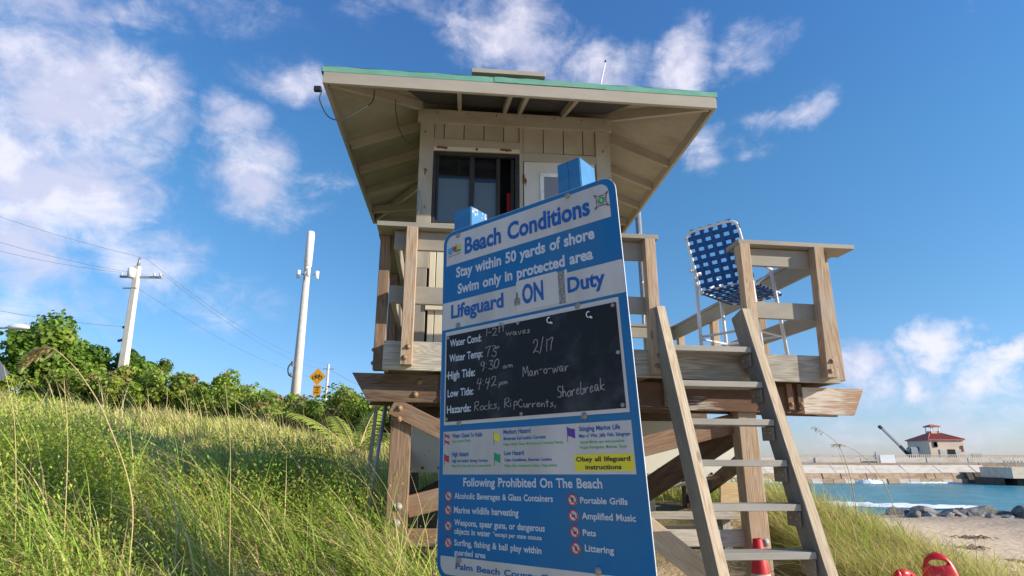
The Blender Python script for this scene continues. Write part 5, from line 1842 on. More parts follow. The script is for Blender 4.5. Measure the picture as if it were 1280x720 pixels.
def tree(label, cx, cy, zc_, rx, rz_, nclump, per, leaf, tints, group, seed):
    g_ = np.random.default_rng(seed)
    gz = h1(cx, cy)
    t = thing('sea_grape_tree', label, 'tree', (cx, cy, gz), group)
    cs = []; rs = []
    for i in range(nclump):
        d = g_.normal(size=3); d /= np.linalg.norm(d)
        k = g_.random() ** 0.4
        cs.append((cx + d[0] * rx * k * 0.85, cy + d[1] * rx * k * 0.85, zc_ + d[2] * rz_ * k * 0.85)); rs.append(rx * (0.20 + 0.15 * g_.random()))
    V, F, TT = leaf_cloud(cs, rs, per, leaf, tints, g_)
    mesh_obj('crown', np_mesh('crown', V, F, M_['leaf'], TT), None, t)
    tube('trunk', catmull([(cx, cy, gz - 0.2), (cx + 0.15, cy, (gz + zc_) / 2), (cx, cy, zc_)], 4), [0.20, 0.19, 0.17, 0.16, 0.15, 0.13, 0.11, 0.09, 0.06], M_['bark'], t, 8)
    sel = sorted(cs, key=lambda q: -q[2])[:7]
    branches(t, (cx + 0.1, cy, (gz + zc_) / 2), sel, 0.09)
    return t


GT = 'sea grape trees at the left'
tree('tallest rounded green tree left of the pale pole', -17.2, 22.5, 5.05, 1.9, 1.55, 46, 420, 0.14, SG_D + SG[:1], GT, 1)
tree('yellow green tree cut by the left edge of the photo', -20.2, 21.5, 4.55, 1.7, 1.35, 34, 420, 0.14, SG[:4], GT, 2)
tree('small round tree just right of the pale pole', -16.9, 27.3, 5.25, 1.25, 1.05, 24, 380, 0.15, SG_D, GT, 3)
tree('dark green tree between tallest tree and pale pole', -18.9, 26.0, 5.2, 1.5, 1.4, 30, 380, 0.15, SG_D, GT, 4)

HG = 'sea grape shrubs along the dune crest'
hz = [(-13.6, 21.0, 4.35, 1.3), (-11.9, 20.5, 4.40, 1.25), (-10.4, 20.6, 4.10, 1.15), (-9.0, 20.0, 3.78, 1.1), (-7.9, 19.4, 3.50, 1.05), (-6.8, 18.6, 3.0, 1.0),
      (-5.9, 17.6, 2.82, 1.0), (-5.0, 16.6, 2.80, 0.95), (-4.2, 15.8, 3.10, 0.95), (-3.3, 15.0, 3.05, 0.95), (-2.3, 14.4, 2.95, 0.95), (-15.6, 20.4, 4.2, 1.2),
      (-18.0, 19.6, 4.0, 1.2), (-1.2, 14.2, 2.7, 0.9), (-0.2, 14.5, 2.4, 0.9), (-19.8, 18.8, 4.0, 1.1)]
hl = ['sea grape shrub just right of the foot of the pale pole', 'highest hump of the hedge right of the pale pole', 'third hedge shrub right of the pale pole with reddish leaves',
      'shrub midway between the pale pole and the antenna mast', 'shrub left of middle on the falling hedge line', 'shrub just left of the antenna mast foot', 'shrub hiding the foot of the antenna mast',
      'shrub below the amber bicycle sign', 'shrub right of the amber bicycle sign', 'shrub at the left end of the dark tower beam', 'shrub directly behind the left tower leg',
      'shrub low in front of the tallest tree', 'shrub in front of the edge tree at far left', 'shrub seen through the left side of the tower legs', 'last low shrub of the crest behind the big sign', 'leftmost shrub by the grey sign back']
for i, ((x, y, zt, r), lab) in enumerate(zip(hz, hl)):
    g_ = np.random.default_rng(50 + i)
    gz = h1(x, y)
    t = thing('sea_grape_shrub', lab, 'shrub', (x, y, gz), HG)
    cs = []; rs = []
    zt += 0.0
    zt += 0.08
    hgt = zt - gz
    for k in range(34):
        a = g_.random() * 6.283; q = g_.random() ** 0.5
        zz = gz + hgt * (0.15 + (0.80 if k % 5 else 0.95) * g_.random() * (1 - 0.3 * q * q))
        cs.append((x + r * 1.15 * q * math.cos(a), y + r * q * math.sin(a), zz)); rs.append(0.20 + 0.26 * g_.random() ** 1.2)
    V, F, TT = leaf_cloud(cs, rs, 280, 0.088 if y > 16 else 0.072, SG, g_)
    mesh_obj('foliage', np_mesh('foliage', V, F, M_['leaf'], TT), None, t)
    for k in range(4):
        c = cs[k]
        tube('stem', catmull([(x, y, gz - 0.1), ((x + c[0]) / 2, (y + c[1]) / 2, gz + hgt * 0.3), c], 3), 0.03, M_['bark'], t, 5)


def blades(P, h, w, lean, lean_dir, curl, tint, rngl, segs=4):
    """grass blades: P (n,3) roots, all arrays of length n"""
    n = len(P)
    ts = np.linspace(0, 1, segs + 1)
    d = np.stack([np.cos(lean_dir), np.sin(lean_dir), np.zeros(n)], 1)
    face = lean_dir + math.pi / 2 + rngl.normal(size=n) * 0.6
    sd = np.stack([np.cos(face), np.sin(face), np.zeros(n)], 1)
    V = np.empty((n, (segs + 1) * 2, 3))
    for i, t in enumerate(ts):
        out = lean * t + curl * t * t
        zz = h * (t - 0.42 * np.clip(curl / h, 0, 1.6) * t ** 2.4)
        c = P + d * out[:, None] + np.array([0, 0, 1]) * zz[:, None]
        ww = w * (1 - t ** 1.6) * 0.5 + w * 0.04
        V[:, 2 * i] = c - sd * ww[:, None]
        V[:, 2 * i + 1] = c + sd * ww[:, None]
    base = (np.arange(n) * (segs + 1) * 2)[:, None, None]
    q = np.array([[2 * i, 2 * i + 1, 2 * i + 3, 2 * i + 2] for i in range(segs)])[None]
    F = (base + q).reshape(-1, 4)
    TT = np.repeat(tint, (segs + 1) * 2, axis=0)
    return V.reshape(-1, 3), F, TT


def in_tower(x, y, m=0.0):
    U = np.array([math.cos(R(7)), math.sin(R(7))])
    u = x * U[0] + y * U[1]; v = -x * U[1] + y * U[0]
    return (u > -0.35 - m) & (u < 3.4 + m) & (v > 4.9 - m) & (v < 8.3 + m)


def mixtint(n, cols, wts, rngl, j=0.25):
    idx = rngl.choice(len(cols), size=n, p=np.array(wts) / sum(wts))
    c = np.array(cols)[idx]
    return c * (1 - j + 2 * j * rngl.random((n, 1)))


GREEN = (0.28, 0.38, 0.05); LIME = (0.48, 0.55, 0.10); STRAW = (0.72, 0.58, 0.28); PALE = (0.62, 0.64, 0.22); BROWN = (0.30, 0.20, 0.11); YEL = (0.60, 0.57, 0.16)


def scatter_polar(n, a0, a1, r0, r1, p, rngl):
    a = np.radians(a0 + (a1 - a0) * rngl.random(n))
    r = r0 + (r1 - r0) * rngl.random(n) ** p
    return r * np.sin(a), r * np.cos(a)


def clumpy(x, y, s, ph=0.0):
    return 0.5 + 0.25 * (np.sin(x * s + ph) * np.cos(y * s * 1.3 + ph * 2) + np.sin(x * s * 2.3 + y * s * 1.7 + ph))


def field(name, n, a0, a1, r0, r1, p, hh, ww, cols, wts, seed, leanx=-0.12, curlf=0.5, keep=None, jitter=1.2):
    g_ = np.random.default_rng(seed)
    x, y = scatter_polar(n, a0, a1, r0, r1, p, g_)
    k = ~in_tower(x, y, 0.05)
    if keep is not None: k &= keep(x, y, g_)
    x = x[k]; y = y[k]
    n = len(x)
    z = H(x, y) - 0.02
    cl = clumpy(x, y, 1.3)
    h = hh * (0.45 + 0.9 * g_.random(n)) * (0.65 + 0.7 * cl)
    ld = math.pi + g_.normal(size=n) * jitter
    r = np.hypot(x, y)
    w = ww * (0.7 + 0.6 * g_.random(n)) * np.clip(r / 6, 0.8, 2.6)
    tt = mixtint(n, cols, wts, g_)
    # drifts of dry straw and of greener growth
    dry = np.clip((clumpy(x, y, 0.75, 4.0) - 0.56) * 5, 0, 1)[:, None] * (g_.random((n, 1)) < 0.6)
    tt = tt * (1 - dry) + np.array([[0.56, 0.48, 0.20]]) * (0.7 + 0.6 * g_.random((n, 1))) * dry
    flatb = g_.random(n) < 0.16          # bent, matted blades
    h = np.where(flatb, h * 0.35, h)
    ln = np.abs(g_.normal(size=n)) * 0.22 * h
    ln = np.where(flatb, hh * (0.5 + g_.random(n)), ln)
    broad = g_.random(n) < 0.08
    w = np.where(broad, w * 2.0, w)
    V, F, TT = blades(np.stack([x, y, z], 1), h, w, ln, ld, h * curlf * (0.3 + 1.4 * g_.random(n)), tt, g_)
    stuff(mesh_obj(name, np_mesh(name, V, F, M_['grassm'], TT), None))


# dune slope at the left: fine pale grass further up, greener and longer towards the camera
field('dune_grass', 48000, -52, -4, 7.0, 18, 0.75, 0.35, 0.011, [LIME, PALE, STRAW, YEL, GREEN], [3, 4, 3, 3, 1], 21, curlf=0.4)
field('dune_grass', 24000, -54, -5, 2.0, 7.6, 0.62, 0.33, 0.0075, [GREEN, LIME, PALE, STRAW, BROWN], [3, 4, 3, 4, 1], 22, curlf=0.7)
# behind and below the deck, and the right-hand dune
field('dune_grass', 30000, -4, 26, 8.2, 19, 0.8, 0.40, 0.007, [LIME, PALE, GREEN, YEL], [3, 2, 3, 2], 23, curlf=0.5, keep=lambda x, y, g_: H(x, y) > 0.35)


def right_dune(x, y, g_):
    U = np.array([math.cos(R(7)), math.sin(R(7))])
    u = x * U[0] + y * U[1]; v = -x * U[1] + y * U[0]
    z = H(x, y)
    dens = np.clip((5.5 + 0.12 * (v - 5) - u) / 1.1, 0, 1) * np.clip((v - 4.6) / 0.5, 0, 1)
    dens = np.maximum(dens, np.clip((7.6 - u) / 1.5, 0, 1) * 0.12 * np.clip((v - 5.0) / 0.8, 0, 1) * (clumpy(x, y, 2.4) > 0.55))
    dens *= (u > 2.95)
    return g_.random(len(x)) < dens


field('dune_grass', 120000, 22, 48, 5.0, 11, 0.8, 0.46, 0.0055, [LIME, PALE, STRAW, GREEN, BROWN], [3, 3, 6, 2, 2.5], 24, curlf=0.8, keep=right_dune, jitter=0.9)
field('tall_dry_grass', 1500, -52, -5, 3.0, 17, 0.8, 0.85, 0.006, [STRAW, YEL, BROWN], [4, 3, 1], 27, leanx=-0.2, curlf=0.35, jitter=0.6)
field('beach_grass_tufts', 9000, 28, 50, 6.0, 16, 0.8, 0.28, 0.006, [LIME, PALE, STRAW, BROWN], [3, 3, 4, 2], 25, curlf=0.7, keep=lambda x, y, g_: (clumpy(x, y, 1.9, 1.0) > 0.66) & (H(x, y) > -0.55) & (x > 4.6))


# arching clumps of sea oats leaves, swept to the left by the sea wind
def tufts(name, spots, seed):
    g_ = np.random.default_rng(seed)
    Vs = []; Fs = []; Ts = []; off = 0
    for (x, y, n, hh, rad) in spots:
        a = g_.random(n) * 6.283; q = rad * g_.random(n) ** 0.7
        px = x + q * np.cos(a); py = y + q * np.sin(a)
        P = np.stack([px, py, H(px, py) - 0.02], 1)
        h = hh * (0.5 + 0.6 * g_.random(n))
        ld = math.pi + 0.1 + g_.normal(size=n) * 0.75
        V, F, TT = blades(P, h, 0.0095 * (0.5 + 0.8 * g_.random(n)), h * 0.10, ld, h * (0.35 + 0.75 * g_.random(n)), mixtint(n, [(0.27, 0.42, 0.06), (0.42, 0.54, 0.10), STRAW, BROWN], [5, 4, 3.5, 0.8], g_), g_, segs=9)
        Vs.append(V); Fs.append(F + off); Ts.append(TT); off += len(V)
    stuff(mesh_obj(name, np_mesh(name, np.concatenate(Vs), np.concatenate(Fs), M_['grassm'], np.concatenate(Ts)), None))


tufts('sea_oats_leaves', [(-0.62, 4.25, 170, 1.15, 0.30), (-0.95, 4.5, 130, 1.05, 0.3), (-1.35, 4.2, 120, 1.0, 0.35), (-1.7, 3.7, 90, 0.95, 0.3), (-2.2, 3.3, 80, 0.85, 0.3),
                          (-2.9, 4.4, 90, 0.9, 0.4), (-1.25, 3.1, 70, 0.75, 0.3), (-2.4, 5.2, 90, 0.9, 0.4), (-1.5, 5.6, 110, 1.0, 0.4), (-0.9, 5.4, 110, 1.0, 0.3), (-1.75, 2.6, 40, 0.6, 0.25),
                          (-3.6, 5.5, 90, 0.8, 0.5), (-2.0, 2.9, 90, 0.8, 0.35), (-1.2, 2.7, 80, 0.75, 0.3), (-0.75, 3.3, 120, 0.95, 0.3), (-2.7, 3.7, 110, 0.9, 0.4), (-1.9, 4.3, 120, 1.0, 0.4), (-0.5, 3.0, 60, 0.6, 0.25), (-3.3, 4.9, 110, 0.9, 0.4), (-2.9, 3.0, 90, 0.8, 0.35), (-4.4, 6.6, 90, 0.8, 0.5), (-3.0, 6.8, 80, 0.8, 0.5)], 31)
tufts('sea_oats_leaves', [(3.3, 6.2, 140, 0.75, 0.4), (3.9, 6.8, 160, 0.75, 0.4), (4.2, 6.0, 120, 0.65, 0.4), (3.4, 7.4, 140, 0.75, 0.4), (4.4, 7.5, 120, 0.6, 0.4)], 32)


# dry, matted straw lying between the live growth
def matted(name, n, a0, a1, r0, r1, seed, keep=None):
    g_ = np.random.default_rng(seed)
    x, y = scatter_polar(n, a0, a1, r0, r1, 0.7, g_)
    k = ~in_tower(x, y, -0.3) & (clumpy(x, y, 1.6, 0.7) > 0.42)
    if keep is not None: k &= keep(x, y)
    x = x[k]; y = y[k]; n = len(x)
    P = np.stack([x, y, H(x, y) + 0.04 + 0.22 * g_.random(n)], 1)
    h = 0.03 + 0.10 * g_.random(n)
    L = 0.25 + 0.4 * g_.random(n)
    V, F, TT = blades(P, h, 0.006 * (0.6 + g_.random(n)), L, math.pi + g_.normal(size=n) * 0.7, h * 0.9, mixtint(n, [(0.66, 0.55, 0.33), (0.52, 0.40, 0.22), (0.38, 0.27, 0.15)], [4, 3, 1], g_), g_)
    stuff(mesh_obj(name, np_mesh(name, V, F, M_['grassm'], TT), None))


matted('dry_straw', 9000, -54, -4, 1.9, 6.5, 61, keep=lambda x, y: (x < -0.3) | (y > 4))
matted('dry_straw', 9000, 27, 46, 4.9, 9.5, 62, keep=lambda x, y: (x > 2.9) & (x < 5.6))


# leafy ground herbs near the camera
def herbs(name, n, a0, a1, r0, r1, p, hh, leaf, seed, cols, keep=None):
    g_ = np.random.default_rng(seed)
    x, y = scatter_polar(n, a0, a1, r0, r1, p, g_)
    cl = clumpy(x, y, 1.1, 2.0)
    k = (g_.random(n) < np.clip(cl * 1.5 - 0.15, 0.1, 1)) & ~in_tower(x, y, 0.0)
    if keep is not None: k &= keep(x, y)
    x = x[k]; y = y[k]; n = len(x)
    h = hh * (0.5 + 0.7 * g_.random(n)) * (0.7 + 0.6 * clumpy(x, y, 1.1, 2.0))
    z = H(x, y)
    m = 15
    tilt = g_.normal(size=(n, 2)) * 0.25
    t = np.linspace(0.2, 1.0, m)[None, :]
    cx = x[:, None] + tilt[:, :1] * h[:, None] * t; cy = y[:, None] + tilt[:, 1:] * h[:, None] * t; cz_ = z[:, None] + h[:, None] * t
    phi = g_.random((n, 1)) * 6.283 + np.arange(m)[None, :] * 2.4 + g_.normal(size=(n, m)) * 0.3
    el_ = R(35) + g_.normal(size=(n, m)) * 0.35
    L = leaf * (0.6 + 0.7 * g_.random((n, m))) * (1.1 - 0.4 * t)
    dx = np.cos(phi) * np.cos(el_); dy = np.sin(phi) * np.cos(el_); dz = np.sin(el_)
    sx = -np.sin(phi); sy = np.cos(phi)
    wd = L * 0.18
    c = np.stack([cx, cy, cz_], -1)
    dd = np.stack([dx, dy, dz], -1); ss = np.stack([sx, sy, np.zeros_like(sx)], -1)
    Q = np.stack([c, c + dd * (L * 0.5)[..., None] + ss * wd[..., None], c + dd * L[..., None] - np.array([0, 0, 1]) * (L * 0.15)[..., None], c + dd * (L * 0.5)[..., None] - ss * wd[..., None]], 2)
    V = Q.reshape(-1, 3)
    F = np.arange(len(V)).reshape(-1, 4)
    tt = mixtint(n, cols, [4, 4, 3, 2, 0.4][:len(cols)], g_)
    TT = np.repeat(tt, m, axis=0) * (0.85 + 0.3 * g_.random((n * m, 1)))
    TT = np.repeat(TT, 4, axis=0)
    stuff(mesh_obj(name, np_mesh(name, V, F, M_['leaf'], TT), None))


HC = [(0.34, 0.48, 0.06), (0.44, 0.56, 0.08), (0.55, 0.58, 0.12), (0.26, 0.38, 0.06), (0.56, 0.34, 0.12)]
herbs('ground_herbs', 7000, -54, -2, 1.9, 5.2, 0.7, 0.40, 0.038, 41, HC, keep=lambda x, y: (x < -0.12) | (y > 3.9))
herbs('ground_herbs', 3800, -54, -6, 5.0, 12, 0.8, 0.42, 0.06, 42, HC, keep=lambda x, y: clumpy(x, y, 0.9, 1.3) > 0.48)
herbs('ground_herbs', 5000, -48, -12, 4.9, 6.8, 1.0, 0.56, 0.05, 46, HC, keep=lambda x, y: (y > 4.3) & (y < 6.1))
herbs('ground_herbs', 1500, -8, 14, 2.7, 4.4, 1.0, 0.20, 0.03, 43, HC, keep=lambda x, y: (y > 3.4) | (x < -0.2))
herbs('ground_herbs', 900, 26, 44, 5.0, 8.0, 1.0, 0.26, 0.035, 44, HC, keep=lambda x, y: (x > 2.8) & (H(x, y) > 0.1))
herbs('ground_herbs', 1800, -6, 24, 8.6, 15, 1.0, 0.35, 0.06, 45, HC, keep=lambda x, y: H(x, y) > 0.5)


# individual tall flowering stalks
def stalk(label, pts, head=None, r=0.003, mt='straw'):
    t = thing('sea_oat_stalk', label, 'grass stalk', tuple(pts[0]), 'tall sea oat stalks')
    P = catmull(pts, 7)
    n = len(P)
    tube('stem', P, [r * (1 - 0.55 * i / n) for i in range(n)], M_[mt], t, 5)
    if head:
        k0 = int(n * head)
        V = []; F = []
        g_ = random.Random(len(label))
        for i in range(k0, n):
            p = P[i]
            for j in range(5):
                a = g_.random() * 6.283
                d = Vector((math.cos(a) * 0.5 - 0.75, math.sin(a) * 0.4, -0.55 + g_.random() * 0.5)).normalized()
                L = 0.035 + 0.04 * g_.random()
                s = Vector((0, 0, 1)).cross(d).normalized() * 0.007
                q = p + Vector((g_.uniform(-.01, .01), g_.uniform(-.01, .01), g_.uniform(-.01, .01)))
                b0 = len(V)
                V += [tuple(q), tuple(q + d * L * 0.5 + s), tuple(q + d * L), tuple(q + d * L * 0.5 - s)]
                F.append((b0, b0 + 1, b0 + 2, b0 + 3))
        TT = np.tile(np.array([[0.60, 0.50, 0.27]]), (len(V), 1))
        mesh_obj('seed_head', np_mesh('seed_head', V, F, M_['grassm'], TT), None, t)
    return t


stalk('long curved stalk with drooping golden seed head over the dark tree', [(-1.52, 2.6, 1.05), (-1.56, 2.6, 1.35), (-1.72, 2.6, 1.66), (-1.85, 2.6, 1.83), (-1.94, 2.6, 1.915), (-2.02, 2.6, 1.965), (-2.07, 2.6, 1.945), (-2.10, 2.6, 1.90)], 0.66)
stalk('thin straight stalk nearest the left edge', [(-2.42, 3.2, 0.9), (-2.50, 3.2, 1.3), (-2.60, 3.2, 1.70), (-2.72, 3.2, 1.98)], None, 0.0025)
stalk('yellowish upright stalk left of the long curved stalk', [(-2.19, 3.2, 0.9), (-2.24, 3.2, 1.25), (-2.30, 3.2, 1.6), (-2.38, 3.2, 1.9)], None, 0.0028)
stalk('upright green stalk in the middle of the left grass', [(-1.38, 3.2, 0.95), (-1.42, 3.2, 1.3), (-1.46, 3.2, 1.6), (-1.52, 3.2, 1.88)], None, 0.0026)
stalk('long pale stalk leaning left across the dark shade by the tower', [(-0.80, 3.2, 1.05), (-0.95, 3.2, 1.30), (-1.15, 3.2, 1.53), (-1.36, 3.2, 1.73), (-1.50, 3.2, 1.82)], None, 0.0028)
stalk('dark tipped stalk against the sky right of the ladder', [(3.24, 6, 0.95), (3.23, 6, 1.30), (3.17, 6, 1.60), (3.06, 6, 1.72), (2.95, 6, 1.80)], 0.80, 0.004)
stalk('pale drooping seed stalk against the sea wall', [(3.62, 6, 0.9), (3.55, 6, 1.25), (3.40, 6, 1.50), (3.22, 6, 1.62), (3.12, 6, 1.63)], 0.70, 0.004)
stalk('thin stalk between the two seed stalks right of the ladder', [(3.34, 6.2, 0.9), (3.31, 6.2, 1.3), (3.24, 6.2, 1.65)], None, 0.003)

# young coconut palm and a dead frond on the dune
def frond(parent, name, base, d, L, rise, droop, m=None, tint=(0.42, 0.50, 0.09), nleaf=34, lw=0.034, ll=0.34):
    base = Vector(base); d = Vector(d).normalized()
    pts = [base + d * (L * t) + Vector((0, 0, rise * t - droop * t * t)) for t in np.linspace(0, 1, 12)]
    V = []; F = []
    for i in range(nleaf):
        t = 0.15 + 0.83 * i / nleaf
        k = t * 11; i0 = min(10, int(k)); p = pts[i0].lerp(pts[i0 + 1], k - i0)
        tg = (pts[i0 + 1] - pts[i0]).normalized()
        for s in (-1, 1):
            side = tg.cross(Vector((0, 0, 1))).normalized() * s
            dr = (side * 0.75 + tg * 0.75 + Vector((0, 0, -0.10 - 0.25 * random.random()))).normalized()
            l_ = ll * (1 - 0.5 * abs(t - 0.45) * 1.5) * random.uniform(0.85, 1.1)
            wv = tg * lw
            b0 = len(V)
            V += [tuple(p), tuple(p + dr * l_ * 0.5 + wv * 0.6), tuple(p + dr * l_ + Vector((0, 0, -0.06))), tuple(p + dr * l_ * 0.5 - wv * 0.6)]
            F.append((b0, b0 + 1, b0 + 2, b0 + 3))
    TT = np.array(tint)[None] * (0.8 + 0.4 * rng.random((len(V), 1)))
    f = mesh_obj(name, np_mesh(name, V, F, M_['leaf'], TT), None, parent)
    tube('midrib', pts, [0.016 * (1 - 0.07 * i) for i in range(12)], M_['straw'], f, 5)


px_, py_ = -2.75, 11.0
pz = h1(px_, py_)
palm = thing('young_palm', 'young coconut palm with yellow green fronds below the bicycle sign', 'palm', (px_, py_, pz))
for d, L, rise, dr in (((-1, 0.1, 0), 1.25, 1.35, 0.55), ((-0.5, 0.6, 0), 1.1, 1.3, 0.5), ((0.9, 0.2, 0), 1.1, 1.15, 0.6), ((0.6, -0.6, 0), 1.0, 1.0, 0.6), ((0.1, 0.9, 0), 0.9, 1.4, 0.5), ((-0.8, -0.6, 0), 1.0, 0.75, 0.6)):
    frond(palm, 'frond', (px_, py_, pz + 0.1), d, L, rise, dr)
tube('trunk', [(px_, py_, pz - 0.1), (px_, py_, pz + 0.25)], [0.09, 0.05], M_['bark'], palm, 8)
df = thing('dead_palm_frond', 'dry brown palm frond lying curved on the dune grass', 'palm frond', (-3.0, 7.6, h1(-3.0, 7.6)))
frond(df, 'dry_leaflets', (-2.05, 7.3, h1(-2.05, 7.3) + 0.35), (-1, 0.25, 0), 1.0, 0.40, 0.45, tint=(0.40, 0.28, 0.15), nleaf=30, lw=0.03, ll=0.28)

# ------------------------------------------------------------------ shore boulders
def stone_mat():
    m, g, b = mat('grey_boulder', 0.85)
    v, rnd, ob = obj_vec(g)
    n = g.noise(v, 2.0, 7, 0.65)
    c = g.ramp(n, [(0.3, (0.06, 0.055, 0.05)), (0.5, (0.18, 0.168, 0.155)), (0.72, (0.40, 0.375, 0.345))])
    hsv = g.node('ShaderNodeHueSaturation')
    g.put(hsv.inputs['Value'], g.math('ADD', 0.7, g.math('MULTIPLY', rnd, 0.55)))
    g.put(hsv.inputs['Color'], c)
    g.l.new(hsv.outputs[0], b.inputs['Base Color'])
    bump(g, b, n, 0.8, 0.08)
    return m


M_['stone'] = stone_mat()


def boulder(name, x, y, z, s, label, cat, group, seed, parent=None, m='stone'):
    g_ = np.random.default_rng(seed)
    bm = bmesh.new()
    bmesh.ops.create_icosphere(bm, subdivisions=4, radius=0.5)
    planes = g_.normal(size=(13, 3)); planes /= np.linalg.norm(planes, axis=1)[:, None]
    ds = 0.25 + 0.16 * g_.random(13)
    for v in bm.verts:
        p = np.array(v.co)
        for nrm, dd in zip(planes, ds):
            t = p @ nrm
            if t > dd: p = p - nrm * (t - dd) * 0.99
        p += 0.008 * np.sin(p[[1, 2, 0]] * 31 + seed) + 0.006 * np.sin(p[[2, 0, 1]] * 63 + seed)
        v.co = Vector((p[0] * s[0], p[1] * s[1], p[2] * s[2]))
    Mx = Matrix.Translation((x, y, z)) @ Euler((g_.random() * 0.4 - .2, g_.random() * 0.5 - .25, g_.random() * 6.28)).to_matrix().to_4x4()
    o = bm_obj(name, bm, M_[m], parent, Mx, False)
    if label: tag(o, label, cat, group)
    return o


bx = [(22.9, 38.2, 1.3, 1.1), (23.8, 38.6, 1.2, 0.8), (24.6, 38.0, 1.5, 1.1), (25.4, 37.2, 1.8, 0.9), (26.1, 38.0, 1.3, 1.2), (27.0, 37.0, 2.5, 1.5), (28.4, 36.8, 1.2, 1.0), (29.0, 36.4, 1.5, 1.45),
      (29.9, 36.2, 1.6, 1.3), (30.9, 35.6, 1.3, 1.0), (31.7, 35.4, 1.2, 1.6), (31.9, 34.8, 1.5, 0.9), (32.8, 34.6, 1.1, 0.8), (33.2, 34.0, 1.6, 0.95), (34.3, 33.6, 1.3, 0.8), (34.4, 35.0, 1.7, 1.1), (22.6, 36.0, 0.9, 1.0), (35.6, 33.2, 1.5, 1.0),
      (24.2, 37.2, 0.9, 0.6), (26.4, 36.9, 1.0, 0.7), (28.0, 37.6, 1.4, 0.9), (30.4, 36.9, 1.2, 0.8), (31.0, 34.6, 0.8, 0.55), (33.9, 34.6, 1.1, 1.1)]
bl = ['dark boulder at the left end of the shore row', 'low boulder second from the left end of the shore row', 'third boulder of the shore row beside the white surf', 'long flat boulder in the left part of the shore row',
      'tall boulder behind the long flat one', 'largest pale boulder near the middle of the shore row', 'small boulder just right of the largest pale one', 'leaning slab right of the largest pale boulder', 'broad boulder right of the leaning slab',
      'low dark boulder left of the pointed one', 'pointed boulder rising above the right half of the row', 'wide boulder in front of the pointed one', 'small low boulder right of the pointed one', 'flat dark boulder right of the pointed one',
      'low boulder near the right end of the row', 'rounded boulder at the right edge behind the others', 'pale upright stone half sunk behind the dune grass', 'boulder cut by the right edge of the photo',
      'small stone in front of the left end of the shore row', 'small stone in front of the long flat boulder', 'low stone behind the gap right of the largest pale boulder', 'low stone behind the broad boulder', 'smallest stone in front of the pointed boulder', 'dark stone wedged behind the right end of the row']
for i, ((x, y, w, hgt), lab) in enumerate(zip(bx, bl)):
    boulder('shore_boulder', x * 0.9, y * 0.9, -1.42 + hgt * 0.08, (w * 1.05, 0.9, hgt * 0.66), lab, 'boulder', 'boulders along the shore', 100 + i)
# a few stones and driftwood on the soil below the deck
ORD = ['leftmost', 'second', 'third', 'fourth', 'fifth', 'sixth', 'seventh', 'eighth', 'ninth', 'tenth', 'eleventh', 'twelfth', 'thirteenth', 'rightmost']
for i in range(14):
    xx = 20.6 + i * 0.86 + random.uniform(-0.15, 0.15)
    yy = 33.4 - (xx - 20.6) * 0.30 + random.uniform(-0.25, 0.2)
    s = random.uniform(0.5, 0.85)
    lab = ORD[i] + ('' if i in (0, 13) else ' from the left') + ' of the small dark stones in front of the shore boulders'
    boulder('shore_stone', xx, yy, -1.40, (s * 1.5, s, s * 0.75), lab, 'stone', 'small stones in front of the shore boulders', 300 + i)
for i, (u, v, s, lab) in enumerate(((2.15, 6.9, 0.26, 'pale stone on the soil behind the low bench'), (3.05, 5.6, 0.16, 'small stone on the ground right of the cone'), (2.35, 5.15, 0.14, 'small stone on the ground left of the cone'), (2.5, 5.5, 0.20, 'flat stone behind the cone'))):
    p = D(u, v, 0)
    boulder('stone', p.x, p.y, h1(p.x, p.y) + s * 0.2, (s * 1.4, s, s * 0.8), lab, 'stone', 'stones under the tower', 200 + i)
for i, (x, y) in enumerate(((11.5, 14.2), (16.0, 22.5), (13.4, 19.0))):
    V = []
    z = h1(x, y)
    g_ = random.Random(i)
    bm = bmesh.new()
    for k in range(26):
        a = g_.random() * 6.28; L = g_.uniform(0.15, 0.45)
        p = Vector((x + g_.gauss(0, 0.35), y + g_.gauss(0, 0.2), z + 0.02))
        add_tube(bm, [p, p + Vector((math.cos(a) * L / 2, math.sin(a) * L / 2, g_.uniform(0.01, 0.07))), p + Vector((math.cos(a) * L, math.sin(a) * L, 0.0))], 0.016, 4)
    stuff(bm_obj('beach_wrack', bm, M_['brace'], None))

# ------------------------------------------------------------------ sea wall, pier and pump house across the inlet
M_['jwhite'] = paint('bleached_concrete', (0.72, 0.64, 0.54), (0.62, 0.55, 0.46), 0.85, (0.42, 0.34, 0.26), 0.5, 3)
M_['jtan'] = paint('stained_stone', (0.46, 0.31, 0.19), (0.56, 0.40, 0.27), 0.9, (0.22, 0.15, 0.10), 0.6, 2.5)
M_['pier'] = paint('weathered_pier_concrete', (0.85, 0.68, 0.53), (0.76, 0.61, 0.47), 0.85, (0.45, 0.36, 0.27), 0.45, 3)
M_['jdark'] = paint('dark_waterline_stone', (0.10, 0.08, 0.065), (0.15, 0.12, 0.095), 0.9, (0.05, 0.045, 0.04), 0.5, 2.5)
M_['house'] = paint('cream_stucco', (0.80, 0.60, 0.45), (0.76, 0.57, 0.43), 0.85, (0.42, 0.32, 0.22), 0.3, 1.5)
M_['tile'] = paint('red_roof_tile', (0.55, 0.15, 0.11), (0.48, 0.13, 0.10), 0.75, (0.20, 0.06, 0.05), 0.4, 3)


